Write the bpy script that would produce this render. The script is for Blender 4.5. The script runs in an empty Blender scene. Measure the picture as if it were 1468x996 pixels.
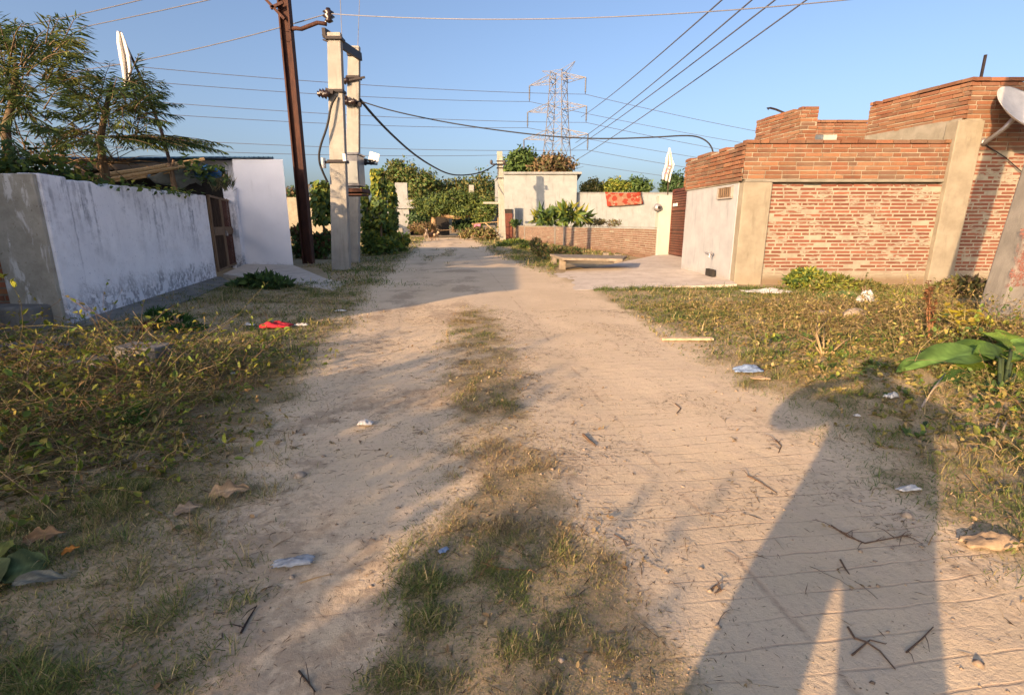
import bpy, math, random
import numpy as np
from mathutils import Vector, Matrix
R = np.random.default_rng(7)
random.seed(7)
scene = bpy.context.scene
COL = scene.collection
# ------------------------------------------------------------------ camera numbers
F = 720.0                                  # focal length in pixels of the 1468 px wide photograph
TH = math.atan(176/720); CT, ST = math.cos(TH), math.sin(TH); EYE = 1.5
def at(px, py, Y):
    """world point seen at photo pixel (px,py) at forward distance Y"""
    a = (px-734)/F; b = (498-py)/F
    t = Y/(CT+b*ST)
    return Vector((a*t, Y, EYE+t*(b*CT-ST)))
def gp(px, py, z=0.0):
    """world point on the ground seen at photo pixel"""
    a = (px-734)/F; b = (498-py)/F
    t = (z-EYE)/(b*CT-ST)
    return Vector((a*t, t*(CT+b*ST), z))
RA = 0.122
def road_uv(x, y): return x*.9925+y*RA, -x*RA+y*.9925
def road_xy(u, v): return u*.9925-v*RA, u*RA+v*.9925
# ------------------------------------------------------------------ noise in numpy
def _h(ix, iy, s):
    n = (ix.astype(np.int64)*374761393 + iy.astype(np.int64)*668265263 + s*974711) & 0x7fffffff
    n = ((n ^ (n >> 13))*1274126177) & 0x7fffffff
    return ((n ^ (n >> 16)) & 0xffff)/65535.0
def vn(x, y, s=0):
    x = np.asarray(x, float); y = np.asarray(y, float)
    ix = np.floor(x); iy = np.floor(y); fx = x-ix; fy = y-iy
    fx = fx*fx*(3-2*fx); fy = fy*fy*(3-2*fy)
    a = _h(ix, iy, s); b = _h(ix+1, iy, s); c = _h(ix, iy+1, s); d = _h(ix+1, iy+1, s)
    return (a*(1-fx)+b*fx)*(1-fy)+(c*(1-fx)+d*fx)*fy
def fbm(x, y, s=0, o=4):
    v = 0; a = .5; t = 0
    for k in range(o):
        v = v+a*vn(x*2**k+k*17.3, y*2**k-k*9.1, s+k); t += a; a *= .5
    return v/t
def sst(a, b, x):
    t = np.clip((x-a)/(b-a), 0, 1); return t*t*(3-2*t)
# ------------------------------------------------------------------ ground shape
def track_edges(v):
    uL = np.interp(v, [-5, 1.7, 2.6, 4, 8, 12, 26, 60, 120], [-.62, -.66, -.95, -1.05, -1.3, -1.5, -1.55, -2.2, -2.2])
    uR = np.interp(v, [-5, 2, 4, 8, 12, 16, 26, 60, 120], [2.2, 2.25, 2.6, 2.8, 2.9, 2.7, 1.9, 2.4, 2.4])
    return uL, uR
def ground_z(x, y):
    x = np.asarray(x, float); y = np.asarray(y, float)
    u, v = road_uv(x, y); uL, uR = track_edges(v)
    d = np.maximum(uL-u, u-uR)
    off = sst(-.1, 1.2, d)
    z = off*(.05*(fbm(x*.9, y*.9, 3)-.4)+.02) + .012*(fbm(x*3, y*3, 11)-.5)*(1+1.2*off)
    z = z + (.004+.008*sst(-.3, .6, -u)+.012*off)*(fbm(x*13, y*13, 21, 3)-.5)
    med = np.exp(-((u-.28)/.45)**2)
    z = z + .018*med - .012*np.exp(-((u+.75)/.3)**2) - .012*np.exp(-((u-1.5)/.45)**2)
    z = z + .16*np.exp(-((x-5.9)**2/1.6+(y-7.0)**2/2.2)) + .10*np.exp(-((x-4.3)**2/.9+(y-4.8)**2/1.6))
    z = z + .06*np.exp(-((x+4.2)**2/1.2+(y-4.2)**2/1.6))
    return z*np.clip(1.5-np.hypot(x, y)/150, 0, 1)
def gz(x, y): return float(ground_z(np.array([x]), np.array([y]))[0])
def on(px, py, dz=0.0):
    p = gp(px, py); p.z = gz(p.x, p.y)+dz; return p
def grass_density(x, y):
    u, v = road_uv(x, y); uL, uR = track_edges(v)
    w = .55*(fbm(x*1.3, y*1.3, 5)-.5)+.25*(fbm(x*5, y*5, 6)-.5)
    left = sst(-.05, 1.0, uL-u+w)
    right = sst(-.1, .9, u-uR+w*1.5)
    patch = sst(.40, .58, fbm(x*1.1+4, y*1.1, 31)+.25*(fbm(x*5, y*5, 34)-.5))
    left = left*np.where(v < 2.6, .5+.5*patch, .35+.65*patch)
    right = right*(.45+.55*patch)
    hw = np.interp(v, [0, 2, 3.2, 4.5, 6, 9.5, 11], [.66, .60, .50, .52, .58, .50, .0])
    inner = sst(-.05, .42, hw-np.abs(u-np.interp(v, [0, 3, 9], [.16, .28, .42]))+w*.55)
    strength = np.interp(v, [0, 2.2, 2.8, 3.6, 5, 6, 7, 8.6, 9.6], [1.0, .95, .9, .95, 1.0, .95, .95, .9, 0])
    med = inner*strength*(lambda fl: fl+(1-fl)*sst(.36, .62, fbm(x*2.6, y*2.6+7, 41)+.2*(fbm(x*9, y*9, 43)-.5)))(np.interp(v, [2.0, 2.6, 3.5, 5], [.62, .45, .5, .5]))*np.interp(v, [1.9, 2.6], [1.7, .75])
    med = med*(1-sst(9.2, 10.5, v))
    far = sst(14, 22, v)*sst(.75, .95, vn(u*1.1, v*.35, 77))*((u > uL) & (u < uR))*.35
    return np.clip(np.maximum(np.maximum(left, right), np.maximum(med, far)), 0, 1)
# ------------------------------------------------------------------ mesh building
class MB:
    def __init__(s): s.v = []; s.f = []; s.m = []; s.c = []; s.cur = (1, 1, 1)
    def add(s, vs, fs, m=0):
        o = len(s.v); s.v += [tuple(p) for p in vs]; s.c += [s.cur]*len(vs)
        for f in fs: s.f.append(tuple(i+o for i in f)); s.m.append(m)
    def box(s, c, size, rz=0, m=0, M=None):
        x, y, z = [k/2 for k in size]
        vs = [Vector((a*x, b*y, d*z)) for d in (-1, 1) for a, b in ((-1, -1), (1, -1), (1, 1), (-1, 1))]
        T = Matrix.Translation(Vector(c)) @ (M.to_4x4() if M is not None else Matrix.Rotation(rz, 4, 'Z'))
        s.add([T @ p for p in vs], [(3, 2, 1, 0), (4, 5, 6, 7), (0, 1, 5, 4), (1, 2, 6, 5), (2, 3, 7, 6), (3, 0, 4, 7)], m)
    def bar(s, a, b, w, h, m=0, roll=0):
        a = Vector(a); b = Vector(b); d = b-a
        q = d.to_track_quat('X', 'Z').to_matrix() @ Matrix.Rotation(roll, 3, 'X')
        s.box((a+b)/2, (d.length, w, h), 0, m, q)
    def prism(s, poly, z0, z1, m=0):
        n = len(poly); zz = (lambda z, i: z[i] if hasattr(z, '__len__') else z)
        vs = [(p[0], p[1], zz(z0, i)) for i, p in enumerate(poly)]+[(p[0], p[1], zz(z1, i)) for i, p in enumerate(poly)]
        s.add(vs, [tuple(range(n-1, -1, -1)), tuple(range(n, 2*n))]+[(i, (i+1) % n, (i+1) % n+n, i+n) for i in range(n)], m)
    def wall(s, a, b, z0, z1, th, m=0, z1b=None):
        """wall whose visible face runs a->b; the thickness goes to the left of a->b"""
        a = Vector((a[0], a[1])); b = Vector((b[0], b[1])); d = (b-a).normalized(); n = Vector((-d.y, d.x))*th
        za = z1; zb = z1 if z1b is None else z1b
        s.prism([a, b, b+n, a+n], z0, [za, zb, zb, za], m)
    def tube(s, pts, r, n=6, m=0, cap=True):
        pts = [Vector(p) for p in pts]; k = len(pts)
        rr = list(r) if hasattr(r, '__len__') else [r]*k
        vs = []; up = Vector((0, 0, 1)); prev = None
        for i, p in enumerate(pts):
            d = (pts[min(i+1, k-1)]-pts[max(i-1, 0)]).normalized()
            if prev is None: x = d.orthogonal().normalized()
            else:
                x = prev-d*prev.dot(d)
                x = x.normalized() if x.length > 1e-6 else d.orthogonal().normalized()
            prev = x; y = d.cross(x)
            for j in range(n):
                a = 2*math.pi*j/n; vs.append(p+(x*math.cos(a)+y*math.sin(a))*rr[i])
        fs = [(i*n+j, i*n+(j+1) % n, (i+1)*n+(j+1) % n, (i+1)*n+j) for i in range(k-1) for j in range(n)]
        if cap: fs += [tuple(range(n-1, -1, -1)), tuple((k-1)*n+j for j in range(n))]
        s.add(vs, fs, m)
    def lathe(s, prof, c, n=10, m=0, M=None):
        """prof: [(r,z)] about the z axis at c"""
        vs = []; c = Vector(c)
        for r, z in prof:
            for j in range(n):
                a = 2*math.pi*j/n; p = Vector((r*math.cos(a), r*math.sin(a), z))
                vs.append(c+(M @ p if M is not None else p))
        k = len(prof)
        fs = [(i*n+j, i*n+(j+1) % n, (i+1)*n+(j+1) % n, (i+1)*n+j) for i in range(k-1) for j in range(n)]
        fs += [tuple(range(n-1, -1, -1)), tuple((k-1)*n+j for j in range(n))]
        s.add(vs, fs, m)
    def build(s, name, mat, parent=None, smooth=False, bevel=0, origin=None):
        off = Vector((0, 0, 0))
        if parent is not None: off = wloc(parent)
        elif origin is not None: off = Vector(origin)
        me = bpy.data.meshes.new(name)
        me.from_pydata([tuple(Vector(p)-off) for p in s.v], [], s.f)
        for mm in (mat if isinstance(mat, (list, tuple)) else [mat]): me.materials.append(mm)
        me.polygons.foreach_set('material_index', s.m)
        if smooth: me.polygons.foreach_set('use_smooth', [True]*len(s.f))
        box_uv(me)
        a = me.color_attributes.new('Col', 'FLOAT_COLOR', 'POINT')
        a.data.foreach_set('color', np.array([(c[0], c[1], c[2], 1) for c in s.c], dtype=np.float32).ravel())
        me.update()
        o = bpy.data.objects.new(name, me); COL.objects.link(o)
        if parent is not None: o.parent = parent
        elif origin is not None: o.location = off
        if bevel:
            b = o.modifiers.new('Bevel', 'BEVEL'); b.width = bevel; b.segments = 2; b.limit_method = 'ANGLE'
        return o
def wloc(o):
    v = Vector((0, 0, 0))
    while o is not None: v = v+o.location; o = o.parent
    return v
def box_uv(me):
    n = len(me.polygons); L = len(me.loops)
    if not n: return
    nor = np.zeros(n*3, np.float32); me.polygons.foreach_get('normal', nor); nor = nor.reshape(-1, 3)
    tot = np.zeros(n, np.int32); me.polygons.foreach_get('loop_total', tot)
    vi = np.zeros(L, np.int32); me.loops.foreach_get('vertex_index', vi)
    co = np.zeros(len(me.vertices)*3, np.float32); me.vertices.foreach_get('co', co); co = co.reshape(-1, 3)
    N = np.repeat(nor, tot, axis=0); P = co[vi]
    flat = np.abs(N[:, 2]) > .75
    hl = np.maximum(np.hypot(N[:, 0], N[:, 1]), 1e-6)
    uu = (-N[:, 1]*P[:, 0]+N[:, 0]*P[:, 1])/hl
    uv = np.stack([np.where(flat, P[:, 0], uu), np.where(flat, P[:, 1], P[:, 2])], 1)
    l = me.uv_layers.new(name='UVMap'); l.data.foreach_set('uv', uv.astype(np.float32).ravel())
def np_mesh(name, co, faces, col, mat, parent=None, smooth=False, uv=None, origin=None):
    """faces: list of int arrays (M,k); co (N,3) in world space"""
    off = np.array(wloc(parent)) if parent is not None else (np.array(origin) if origin is not None else np.zeros(3))
    co = np.asarray(co, np.float32)-off.astype(np.float32)
    me = bpy.data.meshes.new(name)
    idx = np.concatenate([f.ravel() for f in faces]).astype(np.int32)
    tot = np.concatenate([np.full(len(f), f.shape[1], np.int32) for f in faces])
    st = np.concatenate([[0], np.cumsum(tot)[:-1]]).astype(np.int32)
    me.vertices.add(len(co)); me.vertices.foreach_set('co', co.ravel())
    me.loops.add(len(idx)); me.loops.foreach_set('vertex_index', idx)
    me.polygons.add(len(tot)); me.polygons.foreach_set('loop_start', st); me.polygons.foreach_set('loop_total', tot)
    if smooth: me.polygons.foreach_set('use_smooth', np.ones(len(tot), bool))
    me.materials.append(mat)
    me.update(calc_edges=True)
    if col is not None:
        c4 = np.ones((len(co), 4), np.float32); c4[:, :col.shape[1]] = col
        a = me.color_attributes.new('Col', 'FLOAT_COLOR', 'POINT'); a.data.foreach_set('color', c4.ravel())
    if uv is not None:
        l = me.uv_layers.new(name='UVMap'); l.data.foreach_set('uv', np.asarray(uv, np.float32)[idx].ravel())
    o = bpy.data.objects.new(name, me); COL.objects.link(o)
    if parent is not None: o.parent = parent
    elif origin is not None: o.location = origin
    return o
# ------------------------------------------------------------------ naming
def tag(o, label=None, cat=None, group=None, kind=None):
    if label: o['label'] = label
    if cat: o['category'] = cat
    if group: o['group'] = group
    if kind: o['kind'] = kind
    return o
def thing(name, label, cat, loc, group=None):
    o = bpy.data.objects.new(name, None); COL.objects.link(o)
    o.location = loc; o.empty_display_size = .3
    return tag(o, label, cat, group)
def copy_thing(o, loc, rz=0, label=None, scale=None):
    """a copy of a thing with copies of its parts and sub-parts"""
    def rec(src, par):
        c = src.copy(); COL.objects.link(c); c.parent = par
        for ch in src.children: rec(ch, c)
        return c
    c = rec(o, None); c.location = loc; c.rotation_euler.z = rz
    if scale: c.scale = scale if hasattr(scale, '__len__') else (scale,)*3
    if label: c['label'] = label
    return c
# ------------------------------------------------------------------ materials
class NT:
    def __init__(s, name):
        s.mat = bpy.data.materials.new(name); s.mat.use_nodes = True
        s.t = s.mat.node_tree; s.t.nodes.clear()
        s.out = s.t.nodes.new('ShaderNodeOutputMaterial')
    def n(s, typ, ins=None, **props):
        x = s.t.nodes.new('ShaderNode'+typ)
        for k, v in props.items(): setattr(x, k, v)
        for k, v in (ins or {}).items(): s.put(x.inputs[k], v)
        return x
    def put(s, sock, v):
        if isinstance(v, bpy.types.NodeSocket): s.t.links.new(v, sock)
        elif isinstance(v, (tuple, list)) and len(v) == 3 and sock.type == 'RGBA': sock.default_value = (*v, 1)
        else: sock.default_value = v
    def uv(s): return s.n('TexCoord').outputs['UV']
    def obj(s): return s.n('TexCoord').outputs['Object']
    def map(s, vec, scale=(1, 1, 1), loc=(0, 0, 0), rot=(0, 0, 0)):
        return s.n('Mapping', {'Vector': vec, 'Scale': scale, 'Location': loc, 'Rotation': rot}).outputs[0]
    def noise(s, vec, sc, det=4, ro=.55, dist=0):
        return s.n('TexNoise', {'Vector': vec, 'Scale': sc, 'Detail': det, 'Roughness': ro, 'Distortion': dist}).outputs['Fac']
    def vor(s, vec, sc, feature='F1'):
        return s.n('TexVoronoi', {'Vector': vec, 'Scale': sc}, feature=feature).outputs['Distance']
    def rmp(s, x, a, b, lo=0., hi=1.):
        return s.n('MapRange', {'Value': x, 'From Min': a, 'From Max': b, 'To Min': lo, 'To Max': hi}, interpolation_type='SMOOTHSTEP').outputs[0]
    def ma(s, op, a, b=0.0, c=0.0):
        return s.n('Math', {0: a, 1: b, 2: c}, operation=op).outputs[0]
    def mix(s, f, a, b, mode='MIX'):
        x = s.n('Mix', data_type='RGBA', blend_type=mode)
        s.put(x.inputs[0], f); s.put(x.inputs[6], a); s.put(x.inputs[7], b); return x.outputs[2]
    def att(s, name='Col'): return s.n('Attribute', attribute_name=name).outputs['Color']
    def sep(s, v): return s.n('SeparateXYZ', {0: v}).outputs
    def bump(s, h, st=.5, d=.02, nrm=None):
        i = {'Height': h, 'Strength': st, 'Distance': d}
        if nrm is not None: i['Normal'] = nrm
        return s.n('Bump', i).outputs[0]
    def fin(s, col, rough=.85, nrm=None, metal=0., spec=.3, trans=0, alpha=None, **kw):
        ins = {'Base Color': col, 'Roughness': rough, 'Metallic': metal, 'Specular IOR Level': spec}
        if nrm is not None: ins['Normal'] = nrm
        ins.update(kw)
        b = s.n('BsdfPrincipled', ins); sh = b.outputs[0]
        if trans:
            tr = s.n('BsdfTranslucent', {'Color': col})
            sh = s.n('MixShader', {0: trans, 1: sh, 2: tr.outputs[0]}).outputs[0]
        if alpha is not None:
            sh = s.n('MixShader', {0: alpha, 1: s.n('BsdfTransparent').outputs[0], 2: sh}).outputs[0]
        s.t.links.new(sh, s.out.inputs[0]); return s.mat
def plain(name, col, rough=.7, metal=0., var=.25, sc=8., bump=.15, spec=.3):
    N = NT(name); o = N.obj()
    f = N.noise(o, sc, 5, .6)
    c = N.mix(N.rmp(f, .3, .7), tuple(k*(1-var) for k in col), tuple(min(1, k*(1+var)) for k in col))
    return N.fin(c, rough, N.bump(N.noise(o, sc*6, 3), bump, .01), metal, spec)
def leafmat(name, trans=.3, rough=.55, spec=.25):
    N = NT(name); a = N.att()
    f = N.noise(N.obj(), 9, 2)
    c = N.mix(N.rmp(f, .3, .7), N.mix(.25, a, (0, 0, 0)), a)
    return N.fin(c, rough, None, 0, spec, trans)
M = {}
M['leaf'] = leafmat('leaf', .30)
M['gloss_leaf'] = leafmat('glossy_leaf', .30, .6, .18)
M['grass'] = leafmat('grass_blade', .25, .7, .15)
M['twig'] = leafmat('twig', 0.0, .85, .1)
def brick_mat():
    N = NT('brick'); a = N.att(); o = N.obj(); uv = N.uv()
    f = N.noise(o, 22, 5, .6); g = N.noise(o, 3.0, 4, .6)
    c = N.mix(N.rmp(f, .3, .75), N.mix(.28, a, (.12, .05, .03)), a)
    c = N.mix(N.ma('MULTIPLY', N.rmp(g, .42, .66), .4), c, (.21, .14, .09))
    c = N.mix(N.ma('MULTIPLY', N.rmp(N.noise(N.map(uv, (2.2, .35, 1)), 1.5, 5, .65), .54, .70), .5), c, (.10, .075, .055))
    return N.fin(c, .9, N.bump(f, .5, .012), spec=.15)
def mortar_brick_mat():
    """old brick flush with smeared pale mortar"""
    N = NT('smeared_brick'); a = N.att(); o = N.obj(); uv = N.uv()
    f = N.noise(o, 22, 5, .6)
    c = N.mix(N.rmp(f, .3, .75), N.mix(.25, a, (.14, .05, .03)), a)
    sm = N.noise(N.map(uv, (.9, 1.7, 1)), 1.25, 5, .68, .4)
    fine = N.noise(N.map(uv, (5, 16, 1)), 1.0, 4, .65)
    k = N.rmp(N.ma('ADD', sm, N.ma('MULTIPLY', N.ma('SUBTRACT', fine, .5), .75)), .53, .62)
    z = N.sep(uv)[1]
    low = N.rmp(z, .42, .28)
    k = N.ma('MAXIMUM', k, low)
    dirt = N.mix(N.rmp(N.noise(uv, 3, 5), .3, .7), (.25, .225, .17), (.32, .29, .225))
    dirt = N.mix(N.rmp(z, .34, .12), dirt, (.20, .15, .10))
    c = N.mix(k, c, dirt)
    return N.fin(c, .92, N.bump(N.ma('ADD', f, N.ma('MULTIPLY', k, .8)), .5, .012), spec=.12)
def mortar_mat(name='mortar', a=(.25, .22, .17), b=(.34, .31, .24)):
    N = NT(name); uv = N.uv(); o = N.obj()
    f = N.noise(o, 5, 5, .6); g = N.noise(o, 40, 4, .6)
    c = N.mix(N.rmp(f, .3, .7), a, b)
    c = N.mix(N.rmp(N.sep(uv)[1], .34, .1), c, (.20, .15, .10))
    return N.fin(c, .95, N.bump(N.ma('ADD', f, g), .5, .012), spec=.1)
def lime_wash():
    N = NT('lime_wash'); uv = N.uv(); o = N.obj(); z = N.sep(uv)[1]
    base = N.mix(N.rmp(N.noise(uv, 1.3, 5, .6), .3, .7), (.86, .85, .88), (.95, .94, .96))
    base = N.mix(N.rmp(N.noise(uv, 14, 5, .65), .58, .72), base, (.58, .58, .64))
    base = N.mix(N.ma('MULTIPLY', N.rmp(N.noise(uv, .75, 6, .7), .45, .68), .5), base, (.60, .59, .61))
    streak = N.noise(N.map(uv, (4.5, .28, 1)), 1.4, 5, .66, .2)
    blot = N.noise(uv, 6, 5, .7)
    s = N.ma('ADD', streak, N.ma('MULTIPLY', N.ma('SUBTRACT', blot, .5), .55))
    clump = N.rmp(N.noise(N.map(uv, (1, .5, 1)), .9, 3, .6), .40, .62)
    top = N.ma('MULTIPLY', N.ma('MULTIPLY', N.rmp(s, .46, .64), clump), N.rmp(z, .5, 2.0))
    yy = N.sep(o)[1]
    crk = N.rmp(N.ma('ABSOLUTE', N.ma('SUBTRACT', yy, N.ma('ADD', .62, N.ma('MULTIPLY', N.ma('SUBTRACT', blot, .5), .12)))), .07, .01)
    top = N.ma('MAXIMUM', top, N.ma('MULTIPLY', crk, N.rmp(z, .3, 1.6)))
    c = N.mix(N.ma('MULTIPLY', top, .75), base, (.17, .17, .21))
    b = N.ma('ADD', z, N.ma('MULTIPLY', N.ma('SUBTRACT', N.noise(uv, 2.2, 5, .65), .5), 1.1))
    low = N.ma('MULTIPLY', N.rmp(b, .62, .28), N.rmp(N.noise(uv, 9, 5, .7), .38, .56))
    c = N.mix(N.ma('MULTIPLY', low, .7), c, (.16, .15, .17))
    flak = N.ma('MULTIPLY', N.rmp(z, .5, .2), N.rmp(N.noise(uv, 3.4, 4, .6), .5, .56))
    c = N.mix(flak, c, (.82, .81, .84))
    return N.fin(c, .9, N.bump(N.ma('ADD', N.noise(uv, 7, 6, .65), N.ma('MULTIPLY', flak, .6)), .45, .02), spec=.15)
def house_wash():
    N = NT('house_wash'); uv = N.uv(); z = N.sep(uv)[1]
    base = N.mix(N.rmp(N.noise(uv, .8, 5, .6), .3, .7), (.88, .87, .90), (.95, .94, .97))
    st = N.noise(N.map(uv, (3, .25, 1)), 1.2, 4, .6)
    c = N.mix(N.ma('MULTIPLY', N.ma('MULTIPLY', N.rmp(st, .55, .7), N.rmp(z, 2.2, 3.6)), .6), base, (.30, .30, .32))
    c = N.mix(N.ma('MULTIPLY', N.rmp(N.ma('ADD', z, N.ma('MULTIPLY', N.noise(uv, 5, 4), .5)), .5, .22), .6), c, (.26, .25, .22))
    return N.fin(c, .9, N.bump(N.noise(uv, 10, 6, .6), .3, .012), spec=.15)
def plaster(name, a, b, dirt=(.3, .24, .17), lo=.5, sc=1.0, bump=.35):
    N = NT(name); uv = N.uv(); z = N.sep(uv)[1]
    c = N.mix(N.rmp(N.noise(uv, 1.1*sc, 6, .62), .28, .72), a, b)
    c = N.mix(N.ma('MULTIPLY', N.rmp(N.noise(N.map(uv, (2.5*sc, .4*sc, 1)), 1.3, 5, .6), .52, .74), .5), c, tuple(k*.62 for k in a))
    c = N.mix(N.ma('MULTIPLY', N.rmp(N.ma('ADD', z, N.ma('MULTIPLY', N.noise(uv, 4, 4), .5)), lo+.3, lo*.5), .65), c, dirt)
    return N.fin(c, .92, N.bump(N.ma('ADD', N.noise(uv, 9*sc, 6, .65), N.noise(uv, 60*sc, 3)), bump, .012), spec=.12)
def concrete(name, a=(.30, .28, .25), b=(.42, .39, .34), sc=1.0):
    N = NT(name); o = N.obj()
    f = N.noise(o, 2.2*sc, 6, .62); g = N.noise(N.map(o, (6, 6, .5)), 1.2, 4, .6)
    c = N.mix(N.rmp(f, .3, .7), a, b)
    c = N.mix(N.ma('MULTIPLY', N.rmp(g, .52, .7), .4), c, tuple(k*.55 for k in a))
    return N.fin(c, .9, N.bump(N.ma('ADD', N.noise(o, 16*sc, 5), N.noise(o, 80, 3)), .4, .012), spec=.15)
def pier_mat():
    N = NT('splashed_concrete'); uv = N.uv(); o = N.obj()
    c = N.mix(N.rmp(N.noise(uv, 2.5, 6, .65), .3, .7), (.34, .31, .25), (.50, .46, .38))
    w = N.noise(N.map(uv, (3.0, .9, 1), (0, .35, 0)), 1.5, 5, .62, .5)
    c = N.mix(N.ma('MULTIPLY', N.rmp(w, .54, .62), .8), c, (.76, .74, .70))
    c = N.mix(N.rmp(N.noise(uv, 18, 4, .7), .60, .7), c, (.24, .21, .16))
    return N.fin(c, .95, N.bump(N.noise(uv, 14, 6, .7), .6, .02), spec=.1)
def rust():
    N = NT('rusty_steel'); o = N.obj()
    f = N.noise(N.map(o, (2, 2, .6)), 3, 6, .65)
    c = N.mix(N.rmp(f, .3, .7), (.040, .017, .013), (.085, .034, .021))
    return N.fin(c, .75, N.bump(N.noise(o, 40, 4), .3, .008), .15, .3)
def wood(name, a, b):
    N = NT(name); o = N.obj()
    f = N.noise(N.map(o, (14, 14, 1.2)), 1.5, 5, .6, .3)
    return N.fin(N.mix(N.rmp(f, .3, .7), a, b), .85, N.bump(f, .5, .01), spec=.15)
def sheet_mat(name, col):
    N = NT(name); o = N.obj(); x = N.sep(o)[0]
    w = N.ma('SINE', N.ma('MULTIPLY', x, 40))
    c = N.mix(N.rmp(N.noise(o, 2, 5), .35, .7), tuple(k*.7 for k in col), col)
    return N.fin(c, .5, N.bump(w, .8, .02), .3, .4)
def rug_mat():
    N = NT('red_rug'); uv = N.uv()
    u, v, _ = N.sep(uv)
    d = N.vor(N.map(uv, (1, 1, 0)), 2.0)
    n = N.noise(uv, 5, 3)
    c = N.mix(N.rmp(N.ma('ADD', d, N.ma('MULTIPLY', n, .5)), .74, .86), (.24, .042, .026), (.25, .14, .09))
    c = N.mix(N.rmp(N.noise(uv, 2.5, 2), .62, .66), c, (.30, .22, .16))
    return N.fin(c, .9, N.bump(n, .3, .02), spec=.1)
def ground_mat():
    N = NT('earth'); a = N.sep(N.att()); uv = N.uv(); o = N.obj()
    g, pav, litter_shade = a[0], a[1], a[2]
    u, v, _ = N.sep(uv)
    big = N.noise(uv, .7, 5, .6); mid = N.noise(uv, 5, 6, .65); fine = N.noise(uv, 42, 5, .7); grit = N.noise(uv, 190, 3, .7)
    dirt = N.mix(N.rmp(big, .3, .7), (.585, .46, .305), (.695, .555, .38))
    dirt = N.mix(N.ma('MULTIPLY', N.rmp(mid, .35, .7), .5), dirt, (.64, .49, .345))
    dirt = N.mix(N.ma('MULTIPLY', N.rmp(fine, .5, .72), .40), dirt, (.40, .285, .195))
    dirt = N.mix(N.ma('MULTIPLY', N.rmp(grit, .58, .72), .35), dirt, (.27, .20, .145))
    dirt = N.mix(N.ma('MULTIPLY', N.rmp(grit, .40, .28), .3), dirt, (.74, .60, .47))
    # courses of brick-on-edge paving showing through the dust
    wob = N.ma('MULTIPLY', N.ma('SUBTRACT', N.noise(uv, 1.6, 3), .5), .09)
    vv = N.ma('DIVIDE', N.ma('ADD', v, wob), .122)
    fr = N.ma('ABSOLUTE', N.ma('SUBTRACT', N.ma('FRACT', vv), .5))
    line = N.rmp(fr, .06, .015)
    vis = N.ma('MULTIPLY', N.rmp(N.noise(N.map(uv, (1.2, 3, 1)), 1.3, 5, .7), .34, .60), pav)
    line = N.ma('MULTIPLY', line, vis)
    seam = N.ma('ABSOLUTE', N.ma('SUBTRACT', N.ma('ADD', u, N.ma('MULTIPLY', N.ma('SUBTRACT', N.noise(uv, 2.5, 3), .5), .06)), 1.30))
    seam = N.ma('MULTIPLY', N.rmp(seam, .03, .0), N.ma('MULTIPLY', pav, N.rmp(N.noise(uv, 2.6, 5, .7), .44, .62)))
    ln = N.ma('MAXIMUM', line, seam)
    dirt = N.mix(N.ma('MULTIPLY', ln, .45), dirt, (.30, .19, .13))
    lit = N.rmp(N.ma('ADD', litter_shade, N.ma('MULTIPLY', N.ma('SUBTRACT', N.noise(uv, 11, 6, .72), .5), 1.5)), .28, .62)
    dirt = N.mix(N.ma('MULTIPLY', lit, .5), dirt, (.24, .17, .115))
    soil = N.mix(N.rmp(mid, .3, .7), (.24, .175, .10), (.40, .295, .17))
    soil = N.mix(N.rmp(fine, .45, .65), soil, (.20, .18, .085))
    k = N.rmp(N.ma('ADD', g, N.ma('MULTIPLY', N.ma('SUBTRACT', fine, .5), .5)), .12, .62)
    c = N.mix(N.ma('MULTIPLY', k, .85), dirt, soil)
    h = N.ma('ADD', N.ma('MULTIPLY', mid, .7), N.ma('ADD', N.ma('MULTIPLY', fine, .35), N.ma('MULTIPLY', grit, .12)))
    h = N.ma('SUBTRACT', h, N.ma('MULTIPLY', ln, .12))
    return N.fin(c, .95, N.bump(h, .8, .02), spec=.1)
M['brick'] = brick_mat(); M['smear'] = mortar_brick_mat(); M['mortar'] = mortar_mat()
M['mortar_dark'] = mortar_mat('weathered_mortar', (.22, .17, .12), (.32, .26, .19))
M['lime'] = lime_wash(); M['house'] = house_wash()
M['pier'] = pier_mat(); M['concrete'] = concrete('concrete'); M['pole'] = concrete('pole_concrete', (.27, .26, .235), (.36, .345, .31))
M['slab'] = concrete('apron_concrete', (.50, .42, .34), (.62, .54, .45))
M['cream_post'] = concrete('cream_concrete', (.28, .27, .23), (.35, .34, .29))
M['dark_concrete'] = concrete('mossy_concrete', (.17, .16, .145), (.29, .265, .225))
M['pale_wall'] = plaster('pale_plaster', (.26, .28, .28), (.33, .35, .35))
M['grey_plaster'] = plaster('grey_plaster', (.24, .25, .25), (.31, .32, .32), lo=.35)
M['side_plaster'] = plaster('side_plaster', (.30, .31, .325), (.37, .38, .395), lo=.3, sc=1.5)
M['sand_plaster'] = plaster('sand_plaster', (.23, .20, .15), (.31, .28, .215), lo=.4, sc=2)
M['band'] = plaster('cement_band', (.19, .175, .14), (.26, .24, .20), lo=.0, sc=3)
M['cream'] = plaster('cream_paint', (.40, .41, .35), (.46, .46, .40), lo=.1)
M['rust'] = rust(); M['steel'] = plain('dark_steel', (.022, .016, .017), .6, .1)
M['galv'] = plain('galvanised_steel', (.42, .40, .40), .5, .6, .15, 2, .05)
M['wire'] = plain('black_cable', (.02, .02, .022), .6, 0, .1)
M['conductor'] = plain('aluminium_wire', (.11, .11, .125), .5, .2, .1)
M['insul'] = plain('brown_insulator', (.028, .017, .016), .3, 0, .2, 20, .05, .5)
M['glassins'] = plain('grey_insulator', (.10, .11, .14), .3, 0, .2, 5, .05, .5)
M['white_plastic'] = plain('white_plastic', (.68, .67, .64), .5, 0, .1)
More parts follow.
